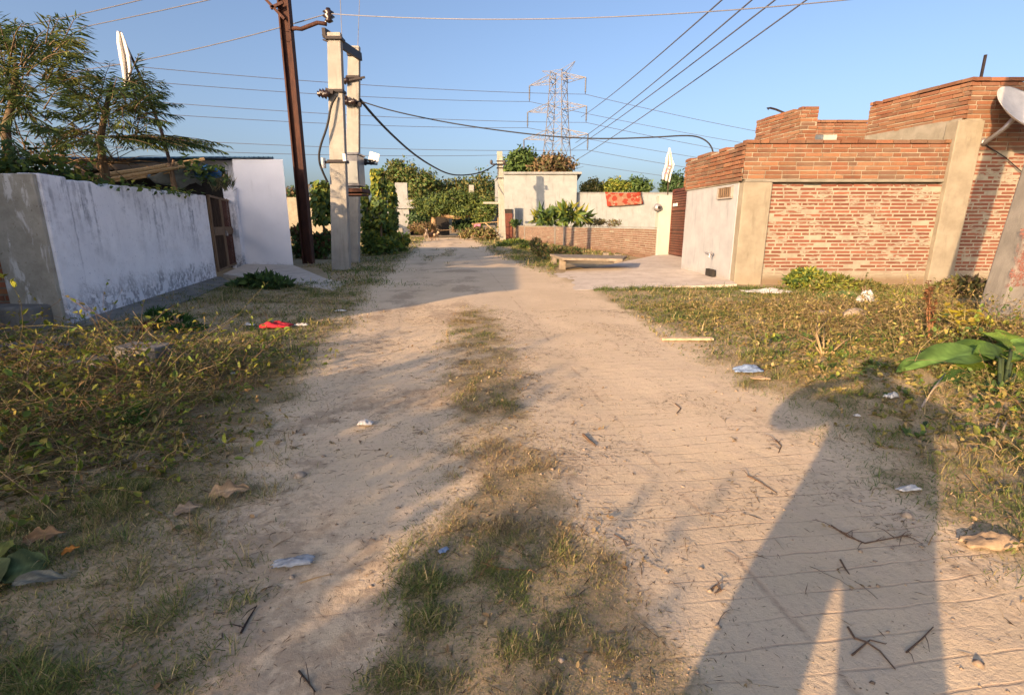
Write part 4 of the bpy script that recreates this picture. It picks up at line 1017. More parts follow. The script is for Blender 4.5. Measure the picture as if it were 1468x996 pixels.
# --- trees beyond the houses
def gb(px, Y): return (at(px, 320, Y).x, Y, 0)
tree('leafy_tree', 'green leafy tree rising over the roof of the pale plastered house', gb(748, 68), [cl(748, 232, 68, 17, 16), cl(738, 240, 67, 12, 12), cl(762, 240, 68, 13, 12), cl(728, 245, 67, 8, 8)], .3, .55, .3, 4200, GREEN, seed=2)
tree('russet_tree', 'russet brown tree beside the green one over the pale plastered house', gb(798, 67), [cl(790, 236, 67, 18, 12), cl(806, 238, 67, 15, 10), cl(776, 242, 66, 14, 8)], .3, .5, .28, 4200, BROWN+[(.10, .10, .04)], seed=3)
for k, (px, py, w, h, pal, lab) in enumerate(((850, 272, 16, 10, OLIVE, 'grey olive bush top beyond the end of the plastered house'), (884, 270, 22, 10, YELLOW, 'yellow green treetop above the hanging red rug'), (912, 270, 20, 11, GREEN, 'dark green treetop next to the yellow one above the yard wall'), (968, 268, 18, 14, DARKG, 'dark green treetop behind the limp white flag'))):
    tree('wall_tree', lab, gb(px, 74), [cl(px-w*.5, py+2, 74, w*.6, h), cl(px+w*.4, py+1, 74, w*.6, h*.9), cl(px, py-2, 74, w*.6, h)], .25, .5, .26, 3200, pal, group='treetops beyond the yard wall', seed=10+k)
# --- trees at the end of the track
tree('end_tree', 'tall grey olive tree at the end of the track behind the unfinished house', gb(585, 100), [cl(582, 252, 100, 20, 16), cl(562, 262, 99, 18, 12), cl(606, 262, 100, 20, 14), cl(570, 244, 100, 13, 12), cl(596, 275, 98, 22, 14)], .4, .7, .4, 6500, OLIVE[:3]+GREEN[:2], seed=21)
tree('end_tree', 'dark olive tree at the end of the track above the brown bush', gb(650, 105), [cl(640, 272, 105, 22, 12), cl(664, 270, 105, 20, 12), cl(690, 266, 103, 20, 14), cl(676, 280, 102, 22, 14), cl(655, 290, 102, 24, 14), cl(700, 285, 100, 18, 18)], .4, .7, .4, 8000, OLIVE+DARKG, seed=22)
tree('acacia_tree', 'spreading yellow green feathery tree overhanging the far end of the track', gb(617, 62), [cl(622, 300, 62, 22, 8), cl(650, 292, 62, 22, 9), cl(676, 296, 62, 20, 10), cl(604, 292, 62, 14, 8), cl(640, 284, 62, 22, 8), cl(692, 306, 61, 15, 10), cl(668, 305, 61, 18, 6), cl(668, 282, 62, 16, 8), cl(700, 300, 60, 12, 14)], .35, .42, .16, 12000, [(.13, .17, .04), (.16, .19, .042), (.10, .15, .038), (.08, .125, .035), (.055, .095, .03)], 'pale_bark', seed=23, top=at(622, 308, 62))
tree('end_bush', 'rust brown round bush at the track edge below the feathery tree', gb(607, 60), [cl(604, 325, 60, 14, 6), cl(614, 326, 60, 8, 5)], .1, .3, .16, 2200, BROWN, 'bark', None, 'bush', 24)
tree('shade_bush', 'dark bush in the shade beneath the feathery tree', gb(664, 64), [cl(663, 322, 66, 12, 6), cl(676, 322, 64, 12, 7), cl(600, 316, 70, 12, 10)], .1, .5, .3, 3000, DARKG, 'bark', None, 'bush', 25)
tree('track_bush', 'low olive bush at the track edge before the corner post', gb(690, 50), [cl(683, 332, 50, 12, 6), cl(700, 334, 49, 10, 6), cl(667, 336, 52, 8, 4)], .08, .3, .15, 2200, OLIVE+BROWN, 'bark', None, 'bush', 26)
tree('house_tree', 'dark tree overtopping the low sand coloured house', gb(418, 75), [cl(412, 280, 75, 14, 9), cl(430, 284, 75, 12, 7)], .25, .5, .3, 2200, DARKG+BROWN, seed=27)
# --- leafy creepers and bushes past the twin poles
def creeper_column(label, px, py0, py1, wpx, Y, pal, n, L, seed, name='creeper_column'):
    rng = np.random.default_rng(seed); b = Vector((at(px, 330, Y).x, Y, 0)); t = thing(name, label, 'creeper', b, 'leafy creeper columns past the twin poles')
    zt = at(px, py0, Y).z; zb = max(at(px, py1, Y).z, .0); w = wpx*Y/F
    mb = MB(); mb.tube([b, Vector((b.x+.05, Y, zt-.1))], [.07, .04], 6)
    for k in range(5): mb.tube([Vector((b.x, Y, zb)), Vector((b.x+rng.uniform(-w, w)*.5, Y+rng.uniform(-.3, .3), zt*.6)), Vector((b.x+rng.uniform(-w, w)*.6, Y, zt-.2))], .02, 4)
    mb.build('stem', M['bark'], t)
    z = zb+(zt-zb)*rng.uniform(0, 1, n); a = rng.uniform(0, 2*np.pi, n); wob = .7+.6*fbm(z*1.7+seed, a*1.0, seed)
    r = w*.5*wob*np.sqrt(rng.uniform(.25, 1, n))*np.where(z > zt-.4, .75, 1)
    P = np.stack([b.x+np.cos(a)*r, Y+np.sin(a)*r, z], 1); D = np.stack([np.cos(a)*.5+rng.normal(0, .3, n), np.sin(a)*.5+rng.normal(0, .3, n), -.9+rng.normal(0, .35, n)], 1)
    V, Fc = leaf_arrays(P, D, L*rng.uniform(.7, 1.2, n), L*.85*rng.uniform(.7, 1.2, n), rng, .5, .12, np.stack([np.cos(a), np.sin(a), np.full(n, .5)], 1))
    np_mesh('foliage', V, [Fc], rep4(pick(pal, n, rng, .3)), M['leaf'], t); return t
creeper_column('tall dark green creeper column with drooping leaves just past the twin poles', 546, 240, 320, 17, 27, GREEN+YELLOW, 480, .30, 31)
creeper_column('slimmer creeper column next to the unfinished grey house', 563, 264, 325, 13, 29, GREEN+YELLOW, 330, .30, 32)
creeper_column('broad yellowing creeper column between the rusty pole and the twin poles', 464, 258, 318, 27, 25, GREEN+YELLOW, 620, .28, 33)
creeper_column('leafy creeper seen between the two concrete poles box and the dark column', 527, 262, 330, 10, 27, GREEN+YELLOW, 240, .28, 34)
def shrub(name, label, base, blobs, pal, n, L, W, seed, group=None, mat='leaf', flat=.4, stems=10, stemr=.02):
    rng = np.random.default_rng(seed); base = Vector(base); t = thing(name, label, 'shrub', base, group)
    mb = MB()
    for k in range(stems):
        c = blobs[k % len(blobs)]; e = Vector((c[0]+rng.normal(0, .45)*c[3], c[1]+rng.normal(0, .45)*c[4], c[2]+rng.uniform(-.2, .8)*c[5]))
        mb.tube([base+Vector((rng.normal(0, .08), rng.normal(0, .08), -.05)), base.lerp(e, .5)+Vector((rng.normal(0, .06), 0, .08)), e], [stemr, stemr*.7, stemr*.3], 5)
    mb.build('stem', M['bark'], t)
    Ps = []; Ds = []; Ns = []
    w = np.array([c[3]*c[4]*c[5] for c in blobs]); w = w/w.sum()
    for c, k in zip(blobs, w):
        m_ = max(int(n*k), 4); d = norm(rng.normal(0, 1, (m_, 3))); P = np.array(c[:3])+d*np.array(c[3:6])*(rng.uniform(.2, 1.05, (m_, 1))**.6)
        Ps.append(P); Ns.append(d+np.array([0, 0, .5])); Ds.append(d*.5+np.array([0, 0, .1])+rng.normal(0, .6, (m_, 3)))
    P = np.concatenate(Ps); P[:, 2] = np.maximum(P[:, 2], .02); D = np.concatenate(Ds); m_ = len(P)
    V, Fc = leaf_arrays(P, D, L*rng.uniform(.6, 1.25, m_), W*rng.uniform(.7, 1.2, m_), rng, flat, .12, np.concatenate(Ns))
    np_mesh('foliage', V, [Fc], rep4(pick(pal, m_, rng, .28)), M[mat], t); return t
shrub('broadleaf_bush', 'broad leaved green bush at the track edge past the twin poles', gb(545, 26), [cl(533, 350, 25, 13, 14), cl(553, 354, 26, 13, 11), cl(572, 360, 29, 11, 6), cl(530, 330, 27, 10, 12), cl(552, 332, 28, 12, 10), cl(574, 344, 31, 11, 8)], GREEN+YELLOW, 1300, .34, .24, 41)
shrub('reddish_bush', 'bush with reddish brown leaves between the rusty pole and the twin poles', gb(462, 22.5), [cl(456, 352, 22.5, 16, 14), cl(470, 345, 23, 12, 12), cl(430, 356, 23, 11, 12), cl(428, 335, 25, 10, 10)], GREEN+[(.18, .07, .035), (.14, .09, .04)], 1500, .26, .18, 42)
shrub('yard_plant', 'banana leaved green plant rising above the low brick wall', gb(805, 47), [cl(786, 313, 47, 20, 6), cl(812, 308, 47, 16, 8), cl(830, 312, 48, 12, 7)], GREEN+YELLOW, 420, 1.1, .3, 43)
shrub('yard_weed', 'grey dry weed against the foot of the yard wall behind the coping', gb(865, 50), [cl(855, 319, 50, 14, 3), cl(880, 320, 50, 10, 2.5)], OLIVE+BROWN, 500, .35, .1, 44)
shrub('wall_weed', 'dark straggly weed in front of the low brick wall by the bench', on(790, 372), [cl(775, 358, 22, 12, 8), cl(796, 362, 21, 16, 7), cl(820, 362, 21, 14, 5), cl(768, 350, 26, 8, 8)], BROWN+OLIVE+DARKG, 2600, .16, .06, 45)
shrub('verge_weed', 'bright green low weeds around the foot of the corner post', on(735, 350), [cl(738, 348, 40, 18, 3), cl(760, 354, 32, 16, 3), cl(722, 352, 36, 10, 2.5)], GREEN+YELLOW, 2600, .25, .08, 46)
shrub('door_plant', 'small green plant by the brown door at the wall end', gb(738, 52), [cl(739, 320, 52, 6, 3)], GREEN, 120, .4, .2, 47)
shrub('gate_shrub', 'dark green leafy shrub sprawling at the foot of the concrete ramp', on(378, 416), [cl(376, 405, 12.2, 24, 9), cl(398, 408, 12, 18, 7), cl(350, 412, 12.3, 16, 6)], DARKG+GREEN, 900, .22, .10, 48, None, 'gloss_leaf')
shrub('feathery_weed', 'bright green feathery weed by the foot of the whitewashed wall', on(262, 478), [cl(245, 462, 7.7, 26, 10), cl(268, 474, 7.0, 24, 8), cl(225, 452, 8.3, 14, 8)], [(.05, .13, .02), (.07, .16, .03), (.04, .10, .02)], 2600, .11, .018, 49)
shrub('dry_weed', 'dull red dried weed beside the bright green feathery one', on(212, 480), [cl(212, 474, 7.0, 12, 7)], [(.14, .06, .035), (.11, .07, .03)], 420, .10, .03, 50)
# weeds along the brick house
for k, (px, py, Y, w, h, pal, L, W, lab) in enumerate((
    (1155, 398, 11.8, 30, 12, GREEN+YELLOW, .12, .05, 'bright green weed mound against the brick wall below the corner column'),
    (1195, 408, 11.2, 34, 13, YELLOW+OLIVE, .12, .045, 'yellow green weed mound along the middle of the brick wall'),
    (1240, 412, 11.2, 30, 8, OLIVE, .11, .04, 'thin olive weeds at the wall base short of the front column'),
    (1205, 438, 9.8, 24, 9, [(.16, .22, .09), (.12, .19, .06)], .20, .12, 'pale broad leaved weed beside the white plastic bag'),
    (1385, 412, 10.6, 44, 14, OLIVE+BROWN, .12, .05, 'brownish weeds filling the corner behind the red daubed pole'),
    (1290, 432, 9.6, 44, 10, OLIVE+YELLOW, .11, .04, 'dry olive weeds between the white bag and the red daubed pole'))):
    shrub('wall_weed', lab, on(px, py+12), [cl(px, py, Y, w*.7, h), cl(px-w*.5, py+4, Y, w*.5, h*.7), cl(px+w*.5, py+3, Y, w*.55, h*.8)], pal, int(1500+w*30), L, W, 60+k, 'weeds along the brick house')
# ================================================================== feathery trees behind the whitewashed wall
M['branch'] = wood('branch_bark', (.09, .065, .04), (.17, .12, .075))
def feather_tree(name, label, base, trunk, sprays, seed, pal):
    rng = np.random.default_rng(seed); base = Vector(base); t = thing(name, label, 'tree', base, 'feathery trees behind the compound wall')
    mb = MB(); tp = [Vector(p) for p in trunk]
    mb.tube([base]+tp, list(np.linspace(.10, .035, len(tp)+1)), 8)
    Ps = []; Ds = []; Ls = []; Cs = []
    for (p, d, L) in sprays:
        p = Vector(p); d = Vector(d).normalized(); n = 9; pts = [p]; dd = d.copy(); st = L/n
        for k in range(n):
            dd = (dd+Vector((rng.normal(0, .07), rng.normal(0, .07), -.035-.03*(k/n)))).normalized(); pts.append(pts[-1]+dd*st)
        mb.tube(pts, list(np.linspace(.011, .003, n+1)), 4, cap=False)
        m_ = int(L*50); tone = rng.uniform(.75, 1.25)
        c0 = np.array(pal[rng.integers(len(pal))])
        for j in range(m_):
            f = (.12+.88*(j+rng.random())/m_)*n; i = min(int(f), n-1); q = pts[i].lerp(pts[i+1], f-i); tn = (pts[i+1]-pts[i]).normalized()
            sd = tn.cross(Vector((0, 0, 1))); sd = sd.normalized() if sd.length > .1 else Vector((1, 0, 0))
            s = 1 if j % 2 else -1
            dr = sd*s*rng.uniform(.5, 1)+tn*rng.uniform(.35, .9)+Vector((0, 0, rng.uniform(-.75, .05)))
            Ps.append(q); Ds.append(dr); Ls.append((.10+.19*math.sin(math.pi*min(f/n, .98)))*rng.uniform(.8, 1.2)); Cs.append(c0*tone*rng.uniform(.8, 1.2))
    mb.build('trunk', M['branch'], t, True)
    P = np.array(Ps); D = np.array(Ds); L = np.array(Ls)
    V, Fc = leaf_arrays(P, D, L, .018+.018*rng.random(len(P)), rng, .4, .1)
    np_mesh('crown', V, [Fc], rep4(np.array(Cs)), M['gloss_leaf'], t); return t
PF = [(.10, .15, .05), (.13, .18, .055), (.19, .22, .055), (.24, .25, .06), (.075, .12, .04), (.11, .16, .05), (.09, .14, .045)]
rng = np.random.default_rng(5); sp = []
Y1 = 9.6
for k in range(104):
    px = rng.uniform(-40, 88); py = rng.uniform(62, 200); w = 1 if py > 90 else .6
    p = at(px, py, Y1+rng.normal(0, .7)); c = at(20, 150, Y1)
    d = (p-c); sp.append((p, Vector((d.x*.8+rng.normal(0, .5), d.y*.7+rng.normal(0, .35), .55+rng.normal(0, .45)+.25*d.z)), rng.uniform(.45, .85)))
for px, py, qx, qy in ((12, 110, 18, 28), (40, 110, 75, 35), (60, 110, 120, 62), (60, 130, 130, 100), (30, 90, 40, 45), (-10, 100, -15, 30), (15, 80, 30, 30)):
    a = at(px, py, Y1); b = at(qx, qy, Y1); sp.append((a, b-a+Vector((0, 0, .1)), (b-a).length)); sp.append((a+Vector((0, .25, 0)), b-a+Vector((.1, .2, .1)), (b-a).length*.8))
b1 = at(16, 240, Y1); feather_tree('feathery_tree', 'taller feathery leaved tree with bushy yellow green crown behind the corner pier', (b1.x, Y1, 0), [at(14, 250, Y1), at(8, 185, Y1), at(20, 140, Y1), at(24, 90, Y1)], sp, 71, PF)
rng = np.random.default_rng(6); sp = []; Y2 = 10.8
for k in range(84):
    px = rng.uniform(108, 205); py = rng.uniform(112, 205)
    p = at(px, py, Y2+rng.normal(0, .6)); c = at(155, 165, Y2); d = p-c
    sp.append((p, Vector((d.x*.8+rng.normal(0, .45), d.y*.6+rng.normal(0, .35), .30+rng.normal(0, .4)+.2*d.z)), rng.uniform(.4, .75)))
for px, py, qx, qy in ((150, 150, 190, 85), (170, 140, 232, 112), (160, 170, 245, 128), (150, 196, 322, 190), (170, 196, 318, 184), (200, 198, 300, 198), (160, 198, 262, 200), (130, 160, 120, 120), (140, 180, 75, 215), (130, 190, 60, 180)):
    a = at(px, py, Y2); b = at(qx, qy, Y2)
    for s in (0, .22, -.2): sp.append((a+Vector((0, s, s*.2)), b-a+Vector((0, s, .12)), (b-a).length*(1-.2*abs(s*3))))
b2 = at(150, 258, Y2); feather_tree('feathery_tree', 'smaller feathery tree with a long drooping bough reaching over the shed', (b2.x, Y2, 0), [at(153, 262, Y2), at(143, 205, Y2), at(150, 165, Y2), at(160, 120, Y2)], sp, 72, PF)
def bare_twigs(mb, a, b, n, rng, r=.012):
    for k in range(n):
        p = Vector(a).lerp(Vector(b), rng.random()); d = Vector((rng.normal(0, .5), rng.normal(0, .4), rng.normal(.1, .3)))
        mb.tube([p, p+d*.5+Vector((0, 0, .05)), p+d], [r, r*.7, r*.3], 4, cap=False)
rng = np.random.default_rng(8); mb = MB(); bare_twigs(mb, at(60, 240, 10.4), at(130, 190, 10.6), 30, rng)
bare_twigs(mb, at(30, 215, 10.4), at(95, 235, 10.2), 40, rng); bare_twigs(mb, at(110, 238, 11), at(180, 232, 11), 40, rng, .01)
tag(mb.build('bare_branch', M['bark'], origin=at(80, 240, 10.4)), 'tangle of bare brown branches between the two feathery trees', 'branch')
# creepers over the wall top
def creeper(name, label, pts, n, L, pal, seed, spread=(.18, .2, .12)):
    rng = np.random.default_rng(seed); pts = [Vector(p) for p in pts]; t = thing(name, label, 'creeper', pts[0])
    mb = MB(); mb.tube(pts, .02, 5); mb.build('stem', M['bark'], t)
    f = rng.uniform(0, len(pts)-1.001, n); P = np.array([pts[int(q)].lerp(pts[int(q)+1], q-int(q)) for q in f])+rng.normal(0, 1, (n, 3))*np.array(spread)
    D = np.stack([rng.normal(.3, .7, n), rng.normal(-.5, .5, n), rng.normal(-.3, .4, n)], 1)
    V, Fc = leaf_arrays(P, D, L*rng.uniform(.6, 1.2, n), L*.8*rng.uniform(.6, 1.2, n), rng, .6)
    np_mesh('foliage', V, [Fc], rep4(pick(pal, n, rng)), M['leaf'], t)
creeper('wall_creeper', 'dense green creeper heaped on the corner pier below the taller feathery tree', [at(-30, 232, 8.2), at(30, 236, 8.3), at(62, 232, 8.6), at(95, 245, 9)], 520, .14, GREEN+DARKG+YELLOW, 81, (.25, .25, .16))
creeper('wall_creeper', 'leafy green creeper trailing along the whitewashed wall top', [at(95, 262, 8.6), at(140, 262, 9.4), at(185, 270, 10.6), at(225, 274, 11.6), at(270, 277, 13)], 420, .13, GREEN+YELLOW+[(.12, .20, .04)], 82, (.15, .2, .06))
creeper('shed_creeper', 'green leaves hanging under the metal roof edge beside the blue bag', [at(272, 240, 13.6), at(292, 244, 13.8), at(312, 246, 14)], 120, .2, GREEN+DARKG, 83, (.2, .2, .16))
mb = MB(); rng = np.random.default_rng(84)
Ps = np.array([at(318+rng.uniform(-14, 16), 270+rng.uniform(-10, 6), 15+rng.uniform(-.4, .4)) for k in range(110)]); D = np.stack([rng.normal(0, .5, 110), rng.normal(0, .5, 110), np.ones(110)], 1)
V, Fc = leaf_arrays(Ps, D, .3*rng.uniform(.6, 1.3, 110), np.full(110, .035), rng)
o = np_mesh('dry_grass_tuft', V, [Fc], rep4(pick([(.22, .19, .09), (.12, .14, .05), (.28, .22, .12)], 110, rng)), M['leaf'], None, origin=at(318, 275, 15)); tag(o, 'tuft of dry grass sprouting over the top of the barred gate', 'grass tuft')
mb = MB(); c = at(298, 247, 14.2); mb.lathe([(.02, -.16), (.22, -.12), (.28, 0), (.2, .12), (.06, .16), (.02, .2)], c, 14); o = mb.build('blue_bag', M['blue_plastic'], None, True, 0, c); tag(o, 'crumpled blue plastic bag tucked under the metal roof edge', 'bag')
for v in o.data.vertices: v.co.x *= 1.25+.2*math.sin(v.co.z*40)
# ================================================================== grass
def blades(P, L, W, lean, az, rng):
    """thin bent blades: base pair, middle pair, tip"""
    n = len(P); d = np.stack([np.cos(az), np.sin(az), np.zeros(n)], 1); s = np.stack([-np.sin(az), np.cos(az), np.zeros(n)], 1)
    tw = rng.uniform(-.8, .8, n)[:, None]; s = norm(s+d*tw)
    L = L[:, None]; W = W[:, None]; ln = lean[:, None]; z = np.array([[0, 0, 1.]])
    mid = P+d*L*.5*np.sin(ln*.75)+z*L*.5*np.cos(ln*.75)
    tip = mid+d*L*.55*np.sin(np.minimum(ln*1.25, 1.75))+z*L*.55*np.cos(np.minimum(ln*1.25, 1.75))
    V = np.stack([P-s*W*.5, P+s*W*.5, mid+s*W*.42, mid-s*W*.42, tip], 1).reshape(-1, 3)
    b = np.arange(n)[:, None]*5
    return V, b+np.array([[0, 1, 2, 3]]), b+np.array([[3, 2, 4]])
def scatter(n, x0, x1, y0, y1, dens, rng, fr=1.15):
    x = rng.uniform(x0, x1, n); y = rng.uniform(y0, y1, n)
    k = (rng.random(n) < dens(x, y)) & (np.abs(x) < fr*np.maximum(y, .2)+1.0)
    return x[k], y[k]
def inside_building(x, y):
    a = (x > 5.25) & (y > 12.6) & (x < 17) & (y < 24.2)
    b = (x < -6.55-(y-7.4)*.246) & (y > 7.2) & (y < 14.5)
    c = (x < -7.4) & (y > 14.2) & (y < 22) & (x > -17)
    d = (x > .9) & (y > 12.1) & (x < 7.2) & (y < 22.5) & (x > .9+(y-12)*.12)
    e = (x > -9.6) & (x < -5.2) & (y > 13.6) & (y < 17.9)& (x < -4.2-(y-12.6)*.5)
    return a | b | c | d | e
GP = np.array([(.13, .18, .05), (.19, .22, .06), (.30, .28, .09), (.43, .35, .15), (.52, .41, .22), (.36, .25, .13)])
def grass_color(x, y, rng, dry):
    n = len(x); g = fbm(x*1.7, y*1.7, 91)+.22*rng.normal(0, 1, n)-dry
    i = np.clip(((.62-g)*9).astype(int), 0, 5)
    return GP[i]*rng.uniform(.75, 1.25, (n, 1))
def grass_object(name, zones, seed, dry=0.0, dens=grass_density):
    rng = np.random.default_rng(seed); VV = []; Q = []; T = []; CC = []; o = 0
    for (n, x0, x1, y0, y1, l0, l1, w0, w1) in zones:
        x, y = scatter(n, x0, x1, y0, y1, dens, rng); k = ~inside_building(x, y); x, y = x[k], y[k]
        m_ = len(x); u, v = road_uv(x, y); uL_, uR_ = track_edges(v)
        med = ((u > uL_) & (u < uR_))
        P = np.stack([x, y, ground_z(x, y)-.004], 1)
        L = rng.uniform(l0, l1, m_)*np.where(med, .8, 1.0)*(.45+1.15*sst(.45, .8, fbm(x*8, y*8, 95, 2))); W = rng.uniform(w0, w1, m_)
        lean = rng.beta(3.2, 1.3, m_)*1.5; az = rng.uniform(0, 2*np.pi, m_)
        V, q, t_ = blades(P, L, W, lean, az, rng)
        VV.append(V); Q.append(q+o); T.append(t_+o); CC.append(np.repeat(grass_color(x, y, rng, dry+np.where(med & (y > 2.2), .26, .10)+np.where(med & (y <= 2.2), .04, 0)), 5, 0)); o += len(V)
    return np_mesh(name, np.concatenate(VV), [np.concatenate(Q), np.concatenate(T)], np.concatenate(CC), M['grass'])
o = grass_object('short_grass', [
    (190000, -1.2, 1.5, .85, 3.4, .016, .046, .0018, .0036),
    (170000, -1.0, 1.4, 3.4, 10, .02, .05, .003, .006),
    (70000, -2.6, -.3, .85, 2.8, .03, .085, .002, .0042), (120000, -5.0, -.6, .85, 5.5, .03, .09, .002, .005),
    (90000, -9, -.8, 5.5, 13, .04, .12, .007, .014),
    (130000, 1.6, 6.0, .9, 5.5, .03, .09, .002, .005),
    (120000, 2.0, 13, 5.5, 12.7, .04, .12, .007, .014),
    (60000, -14, 1.5, 13, 30, .06, .18, .015, .03),
    (50000, 0, 9, 18, 50, .08, .22, .02, .04),
    (30000, -20, -1, 30, 60, .1, .3, .03, .06)], 101)
tag(o, kind='stuff')
# bright green strip along the apron edge and patches by the corner post
def strip(x, y):
    d1 = np.exp(-(((y-11.75-.02*(x-3))/.22)**2))*((x > 1.9) & (x < 7.2)); d2 = np.exp(-(((x-6.6)/1.6)**2+((y-10.8)/.7)**2))
    d3 = np.exp(-(((x-.9)/1.2)**2+((y-41)/5)**2)); d4 = np.exp(-(((x+5.4)/1.3)**2+((y-17.0)/.5)**2)); d5 = np.exp(-(((x+4.0)/1.4)**2+((y-13.0)/.5)**2))
    d6 = np.exp(-(((x-2.6)/1.2)**2+((y-19.2)/1.5)**2))
    return np.clip(d1+.6*d2+d3+d4+.6*d5+d6, 0, 1)
o = grass_object('green_grass', [(30000, 1.6, 9, 10.2, 12.5, .05, .14, .008, .016), (26000, -2, 4, 30, 50, .10, .25, .03, .05), (16000, -8, -2, 12, 18.5, .06, .18, .012, .022), (9000, 1, 5, 17, 21.5, .06, .18, .014, .025)], 102, -.25, strip)
tag(o, kind='stuff')
# ================================================================== scrub: tangled stems with small leaves
def scrub(name, dens, x0, x1, y0, y1, n, h, pal, stempal, seed, L=.05, leaves=9, stemw=.006, length=(.3, .8), erect=.5):
    rng = np.random.default_rng(seed); x, y = scatter(n, x0, x1, y0, y1, dens, rng); m_ = len(x)
    z = ground_z(x, y); az = rng.uniform(0, 2*np.pi, m_); Ls = rng.uniform(length[0], length[1], m_)
    el = rng.uniform(.1, 1.0, m_)*erect*1.6; hh = h(x, y)
    seg = 6; pts = [np.stack([x, y, z], 1)]; d = np.stack([np.cos(az)*np.cos(el), np.sin(az)*np.cos(el), np.sin(el)], 1)
    for k in range(seg):
        d = norm(d+rng.normal(0, .22, (m_, 3))+np.array([0, 0, -.16]))
        p = pts[-1]+d*(Ls*hh)[:, None]/seg; p[:, 2] = np.maximum(p[:, 2], ground_z(p[:, 0], p[:, 1])+.006); pts.append(p)
    pts = np.stack(pts, 1)                           # m, seg+1, 3
    # stems: triangular tubes
    tn = norm(np.gradient(pts, axis=1)); s1 = norm(np.cross(tn, np.array([.31, .22, .92]))); s2 = np.cross(tn, s1)
    w = (stemw*rng.uniform(.5, 1.3, m_))[:, None, None]*np.linspace(1, .35, seg+1)[None, :, None]
    ring = np.stack([pts+(s1*math.cos(a)+s2*math.sin(a))*w*.6 for a in (0, 2.09, 4.19)], 2)   # m,seg+1,3,3
    V = ring.reshape(-1, 3); base = (np.arange(m_)*(seg+1)*3)[:, None, None]+(np.arange(seg)*3)[None, :, None]
    q = []
    for j in range(3):
        a = j; b = (j+1) % 3; q.append(np.stack([base+a, base+b, base+b+3, base+a+3], -1).reshape(-1, 4))
    Q = np.concatenate(q); CS = np.repeat(pick(stempal, m_, rng, .25), (seg+1)*3, 0)
    # leaves
    k = leaves; si = rng.integers(0, m_, m_*k); f = rng.uniform(.15, 1, m_*k)*seg*.999; i = f.astype(int); fr = (f-i)[:, None]
    P = pts[si, i]*(1-fr)+pts[si, i+1]*fr; D = tn[si, i]*.6+rng.normal(0, .6, (len(si), 3))+np.array([0, 0, .15])
    tone = rng.integers(0, len(pal), m_); c = np.array(pal)[np.where(rng.random(len(si)) < .7, tone[si], rng.integers(0, len(pal), len(si)))]*rng.uniform(.7, 1.3, (len(si), 1))
    n_ = len(si); D = norm(D); up = norm(np.stack([rng.normal(0, .6, n_), rng.normal(0, .6, n_), np.ones(n_)], 1)); S = norm(np.cross(D, up)); U = np.cross(S, D)
    ll = (L*rng.gamma(3.2, .30, n_).clip(.25, 1.6))[:, None]; ww = ll*rng.uniform(.35, .75, (n_, 1)); cu = rng.uniform(-.1, .35, (n_, 1))
    a1 = P+D*ll*.28; a2 = P+D*ll*.68-U*ll*cu*.3; f1 = U*ww*.18
    LV = np.stack([P, a1+S*ww*.42+f1, a2+S*ww*.40+f1, P+D*ll-U*ll*cu, a2-S*ww*.40+f1, a1-S*ww*.42+f1], 1).reshape(-1, 3)
    b6 = np.arange(n_)[:, None]*6+len(V)
    o = np_mesh(name, np.concatenate([V, LV]), [Q, b6+np.array([[0, 1, 2, 3]]), b6+np.array([[0, 3, 4, 5]])], np.concatenate([CS, np.repeat(c, 6, 0)]), M['leaf'])
    return tag(o, kind='stuff')
STRAW = [(.42, .31, .16), (.52, .40, .22), (.34, .23, .12), (.28, .18, .09)]
def d_left(x, y):
    u, v = road_uv(x, y); uL_, _ = track_edges(v)
    return sst(.4, 1.35, uL_-u+.6*(fbm(x*1.6, y*1.6, 8)-.5))*sst(2.0, 2.7, y)*(1-sst(5.2, 6.3, y))*np.clip(.25+1.3*(fbm(x*1.2, y*1.2, 15)-.25), .1, 1)
def h_left(x, y): return .55+.9*sst(-1.6, -3.2, x)*(1-.3*sst(4.5, 6, y))
scrub('scrub_undergrowth', d_left, -7.2, -.9, 1.9, 6.2, 10500, h_left, YELLOW+OLIVE+[(.32, .21, .09), (.14, .19, .05), (.36, .30, .08)], STRAW, 111, .036, 9, .0055, (.3, .85), .5)
def d_left2(x, y): return d_left(x, y)*sst(-1.7, -2.6, x)
scrub('yellow_undergrowth', d_left2, -7, -1.5, 2.4, 5.6, 900, h_left, [(.30, .32, .04), (.22, .27, .045), (.15, .22, .04), (.34, .28, .05)], [(.26, .22, .08), (.30, .18, .09)], 112, .048, 8, .007, (.5, 1.0), .65)
def d_right(x, y):
    u, v = road_uv(x, y); _, uR_ = track_edges(v)
    return sst(.35, 1.5, u-uR_+.6*(fbm(x*1.6, y*1.6, 9)-.5))*sst(1.5, 2.2, y)*(1-sst(8.6, 10.2, y))*np.clip(.4+1.4*(fbm(x*1.3, y*1.3, 16)-.25), .15, 1)*(1-.6*np.exp(-(((x-4.3)/1.0)**2+((y-4.6)/.8)**2)))
def h_right(x, y):
    clear = np.exp(-(((x-4.2)/1.1)**2+((y-4.7)/1.0)**2))
    return (.36+.75*sst(3.4, 5.2, x)*(1-.35*sst(7, 9, y))+.35*sst(-3.6, -2.4, -y)*sst(2.2, 2.9, x))*(1-.45*clear)
scrub('dry_undergrowth', d_right, 2.0, 9.5, 1.5, 10.2, 14000, h_right, OLIVE+[(.32, .27, .09), (.38, .27, .12), (.16, .18, .05), (.44, .34, .15), (.36, .30, .09)], STRAW, 113, .034, 9, .0055, (.25, .75), .6)
def d_right2(x, y): return d_right(x, y)*sst(2.6, 3.8, x)
scrub('green_undergrowth', d_right2, 2.4, 8.5, 1.8, 6.5, 2200, h_right, GREEN+YELLOW, [(.16, .13, .06)], 114, .044, 9, .0055, (.25, .7), .7)
